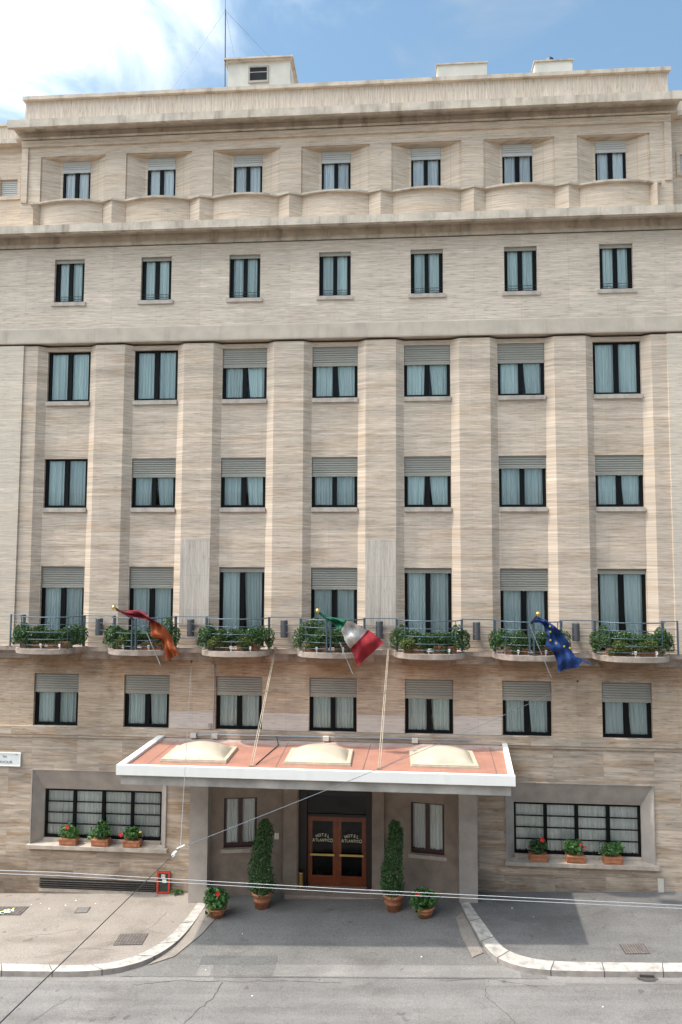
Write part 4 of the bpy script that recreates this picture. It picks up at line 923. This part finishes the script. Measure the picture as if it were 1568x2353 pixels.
for _ in range(60): leaf(t, Vector((-4.86+rr.gauss(0, .08), -.12+rr.gauss(0, .04), gz(-4.86)+.06+abs(rr.gauss(0, .04)))), .09, rr)
o = t.build('weed', M['leaf4']); o['label'] = 'small weed sprouting at the foot of the wall beside the red cabinet'; o['category'] = 'weed'

# ------------------------------------------------------------------ signs, cabinet, small things
t = thing('street_sign', 'white marble street name plaque on the wall at the left edge', 'sign', (-10.62, 0, 3.74))
mb = MB(); mb.box(-.53, .53, -.045, -.001, 0, .425); pl = mb.build('plaque', M['marble'], t)
mb = MB()
for a in ((-.53, .53, 0, .022), (-.53, .53, .403, .425), (-.53, -.508, .023, .402), (.508, .53, .023, .402)): mb.box(a[0], a[1], -.055, -.0455, a[2], a[3])
mb.build('rim', M['porcelain'], t)
mb = MB(); add_text(mb, 'VIA', .10, 0, -.0475, .27, bold=.002); mb.build('lettering', M['ink'], t)
mb = MB(); add_text(mb, 'CAVOUR', .115, 0, -.0475, .09, sx=1.1, bold=.002); mb.build('lettering', M['ink'], t)
mb = MB(); add_text(mb, 'R. I', .055, .40, -.0475, .35, bold=.001); mb.build('lettering', M['ink'], t)
t = thing('hydrant_cabinet', 'red framed glass cabinet set low in the wall left of the entrance', 'cabinet', (-5.30, 0, .0))
mb = MB()
for a in ((-.21, .21, .59, .64), (-.21, .21, -.02, .03), (-.21, -.155, .031, .589), (.155, .21, .031, .589)): mb.box(a[0], a[1], -.075, -.051, a[2], a[3])
mb.build('frame', M['red'], t)
mb = MB(); mb.box(-.205, .205, -.05, -.001, -.02, .635); mb.build('glazed_box', plain('dark_green_glass', (.035, .05, .042), .15, var=.3, scale=9), t)
mb = MB(); mb.box(-.07, .05, -.056, -.0505, .44, .55); mb.box(-.04, .09, -.056, -.0505, .30, .40); mb.build('stickers', M['paper'], t)
mb = MB(); mb.box(-.05, .03, -.060, -.0565, .47, .485); mb.box(-.05, -.035, -.060, -.0565, .486, .53); mb.box(.015, .03, -.060, -.0565, .486, .53); mb.build('sticker_print', M['red'], t)
t = thing('notice_sign', 'small white notice with a yellow symbol on the wall left of the doors', 'sign', (-1.74, -.02, 1.73))
mb = MB(); mb.box(-.065, .065, -.02, .0, 0, .19); mb.build('panel', M['paper'], t)
mb = MB(); mb.poly([(-.045, -.022, .10), (.045, -.022, .10), (0, -.022, .17)]); mb.box(-.05, .05, -.0225, -.0201, .172, .186); mb.build('symbol', M['yellowpaper'], t)
mb = MB(); mb.box(-.03, .03, -.0225, -.0201, .03, .04); mb.box(-.03, .03, -.0225, -.0201, .055, .062); mb.build('small_print', M['ink'], t)
t = thing('brass_ashtray_stand', 'slim brass cylinder standing at the left side of the doorway', 'ashtray', (-.98, .02, .236))
mb = MB(); mb.lathe((0, 0, 0), [(.075, 0), (.075, .50), (.07, .51)], 18); mb.build('body', M['gold'], t, smooth=False)
mb = MB(); mb.lathe((0, 0, .51), [(.066, 0), (.06, .012)], 18); mb.build('top', M['black'], t)
def manhole(x, y, w, d, lab, ang=0.0, mat='iron'):
    t = thing('manhole_cover', lab, 'manhole cover', (x, y, gz(x)+.004)); t.rotation_euler = (0, -math.atan(.04), ang)
    mb = MB(); mb.box(-w/2, w/2, -d/2, d/2, 0, .004); mb.build('frame', M['crack'], t)
    mb = MB(); mb.box(-w/2+.02, w/2-.02, -d/2+.02, d/2-.02, .0041, .008)
    mb.build('plate', M[mat], t)
    mb = MB(); n = 9
    for i in range(n):
        for j in range(7):
            px, py = -w/2+.05+(w-.1)*i/(n-1), -d/2+.05+(d-.1)*j/6
            mb.box(px-.014, px+.014, py-.009, py+.009, .0081, .012)
    mb.build('treads', M['kerbface'], t)
manhole(-5.32, -2.68, .80, .58, 'square cast iron cover in the left pavement near the curved kerb', .05)
manhole(-7.43, -1.08, .40, .34, 'small worn cover in the left pavement in front of the basement vent', .1, 'paver')
manhole(-9.75, -1.12, 1.1, .52, 'dark rectangular cover with papers on it at the left edge', .0)
manhole(8.03, -3.08, .62, .46, 'rectangular cast iron cover in the right pavement near the kerb', .03)
t = thing('kerb_drain', 'small dark drain hole in the face of the right kerb', 'drain', (7.98, -4.075, gz(7.98)-.11))
mb = MB(); mb.prof_x([(-.012, -.05), (-.014, .05), (.01, .06), (.01, -.06)], -.17, .17); mb.build('opening', M['crack'], t)
mb = MB(); mb.poly([(.24*math.cos(a)*(1+.2*math.sin(3*a)), -.07+.09*math.sin(a), -.006) for a in [k*math.pi/8 for k in range(16)]]); mb.build('gutter_stain', M['crack'], t)
t = thing('litter', 'crumpled colourful leaflet lying on the dark cover at the left edge', 'litter', (-9.78, -1.2, gz(-9.78)+.02)); rr = random.Random(2)
mb = MB()
for i in range(10):
    for j in range(6):
        mb.cur = rr.choice([0, 0, 0, 1, 2, 2]); a = (i*.045-.2, j*.04-.12)
        z = lambda p, q: .01+.008*math.sin(p*30)+.006*math.cos(q*40)
        mb.poly([(p, q, z(p, q)) for p, q in ((a[0], a[1]), (a[0]+.045, a[1]), (a[0]+.045, a[1]+.04), (a[0], a[1]+.04))])
o = mb.build('leaflet', [M['paper'], M['yellowpaper'], M['flaggreen']], t); o.rotation_euler = (0, 0, .5)
spots = [(-9.2,-.75),(-8.95,-.68),(-8.1,-.8),(-8.5,-1.0),(-7.9,-.5),(-2.3,-2.3),(-2.9,-3.9),(2.6,-3.3),(5.8,-1.5),(5.3,-1.0),(6.6,-5.2),(-1.5,-4.9),(4.5,-2.5),(-7.2,-.7)]
rr = random.Random(14)
for i, (x, y) in enumerate(spots):
    mb = MB(); s = rr.uniform(.018, .032)
    z = apz(x, y)+.012 if abs(x) < 4 and y > -4.1 else (ROADZ+.004 if y < -4.1 else .005)
    mb.poly([(math.cos(a)*s*rr.uniform(.6, 1.5), math.sin(a)*s*rr.uniform(.6, 1.3), .006+rr.uniform(0, .012)) for a in (0, 1.2, 2.5, 3.8, 5.1)])
    o = mb.build('paper_scrap', M['paper'], loc=(x, y, gz(x)+z)); o['label'] = 'tiny white scrap of litter lying on the ground'; o['category'] = 'litter'; o['group'] = 'scraps of litter on the ground'

# ------------------------------------------------------------------ overhead wires
wy = -10.0
for nm, P, lab in (('a', [(-13,-10,4.95),(-3.95,-10,4.985),(.985,-10,4.893),(6.9,-10,4.835),(14,-10,4.84)], 'upper of the two bright tram wires stretched across the pavement view'),
              ('b', [(-13,-10,4.895),(-3.95,-10,4.93),(.985,-10,4.838),(6.9,-10,4.785),(14,-10,4.79)], 'lower of the two bright tram wires stretched across the pavement view')):
    mb = MB(); mb.tube(P, .005, 6); o = mb.build('overhead_wire', M['cablelt']); o['label'] = lab; o['category'] = 'wire'; o['group'] = 'tram wires'
K = Vector((-1.778, -10, 5.468))
t = thing('span_cable', 'dark cable with a white insulator rising diagonally from lower left to the facade', 'cable', tuple(K))
mb = MB(); A = Vector((7.527, -.02, 6.729)); pts = [K.lerp(A, k/12)-Vector((0, 0, .10*math.sin(math.pi*k/12))) for k in range(13)]; mb.tube(pts, .006, 6); local(mb, t); mb.build('facade_span', M['galv'], t)
mb = MB(); Bq = Vector((-4.545, -.02, 7.15)); mb.tube([K, Bq], .006, 6); local(mb, t); mb.build('vertical_span', M['galv'], t)
mb = MB(); Tl = Vector((-.6, -19.0, 7.65)); E2 = Vector((-1.083, -17, 6.964)); mb.tube([K, E2, E2+(E2-K)*.5], .0055, 6); local(mb, t); mb.build('street_span', M['cable'], t)
mb = MB(); d = (E2-K); mb.tube([K+d*.055, K+d*.085], .03, 10); local(mb, t); mb.build('insulator', M['porcelain'], t)
mb = MB(); mb.tube([K-Vector((.06,0,.02)), K+Vector((.07, .03, .03))], .018, 8); local(mb, t); mb.build('clamp', M['plaster'], t)
mb = MB(); mb.lathe((7.527, -.02, 6.70), [(.02, 0), (.035, .02), (.02, .05)], 10); mb.lathe((-4.545, -.02, 7.12), [(.02, 0), (.03, .02), (.02, .05)], 10); local(mb, t); mb.build('anchors', M['black'], t)
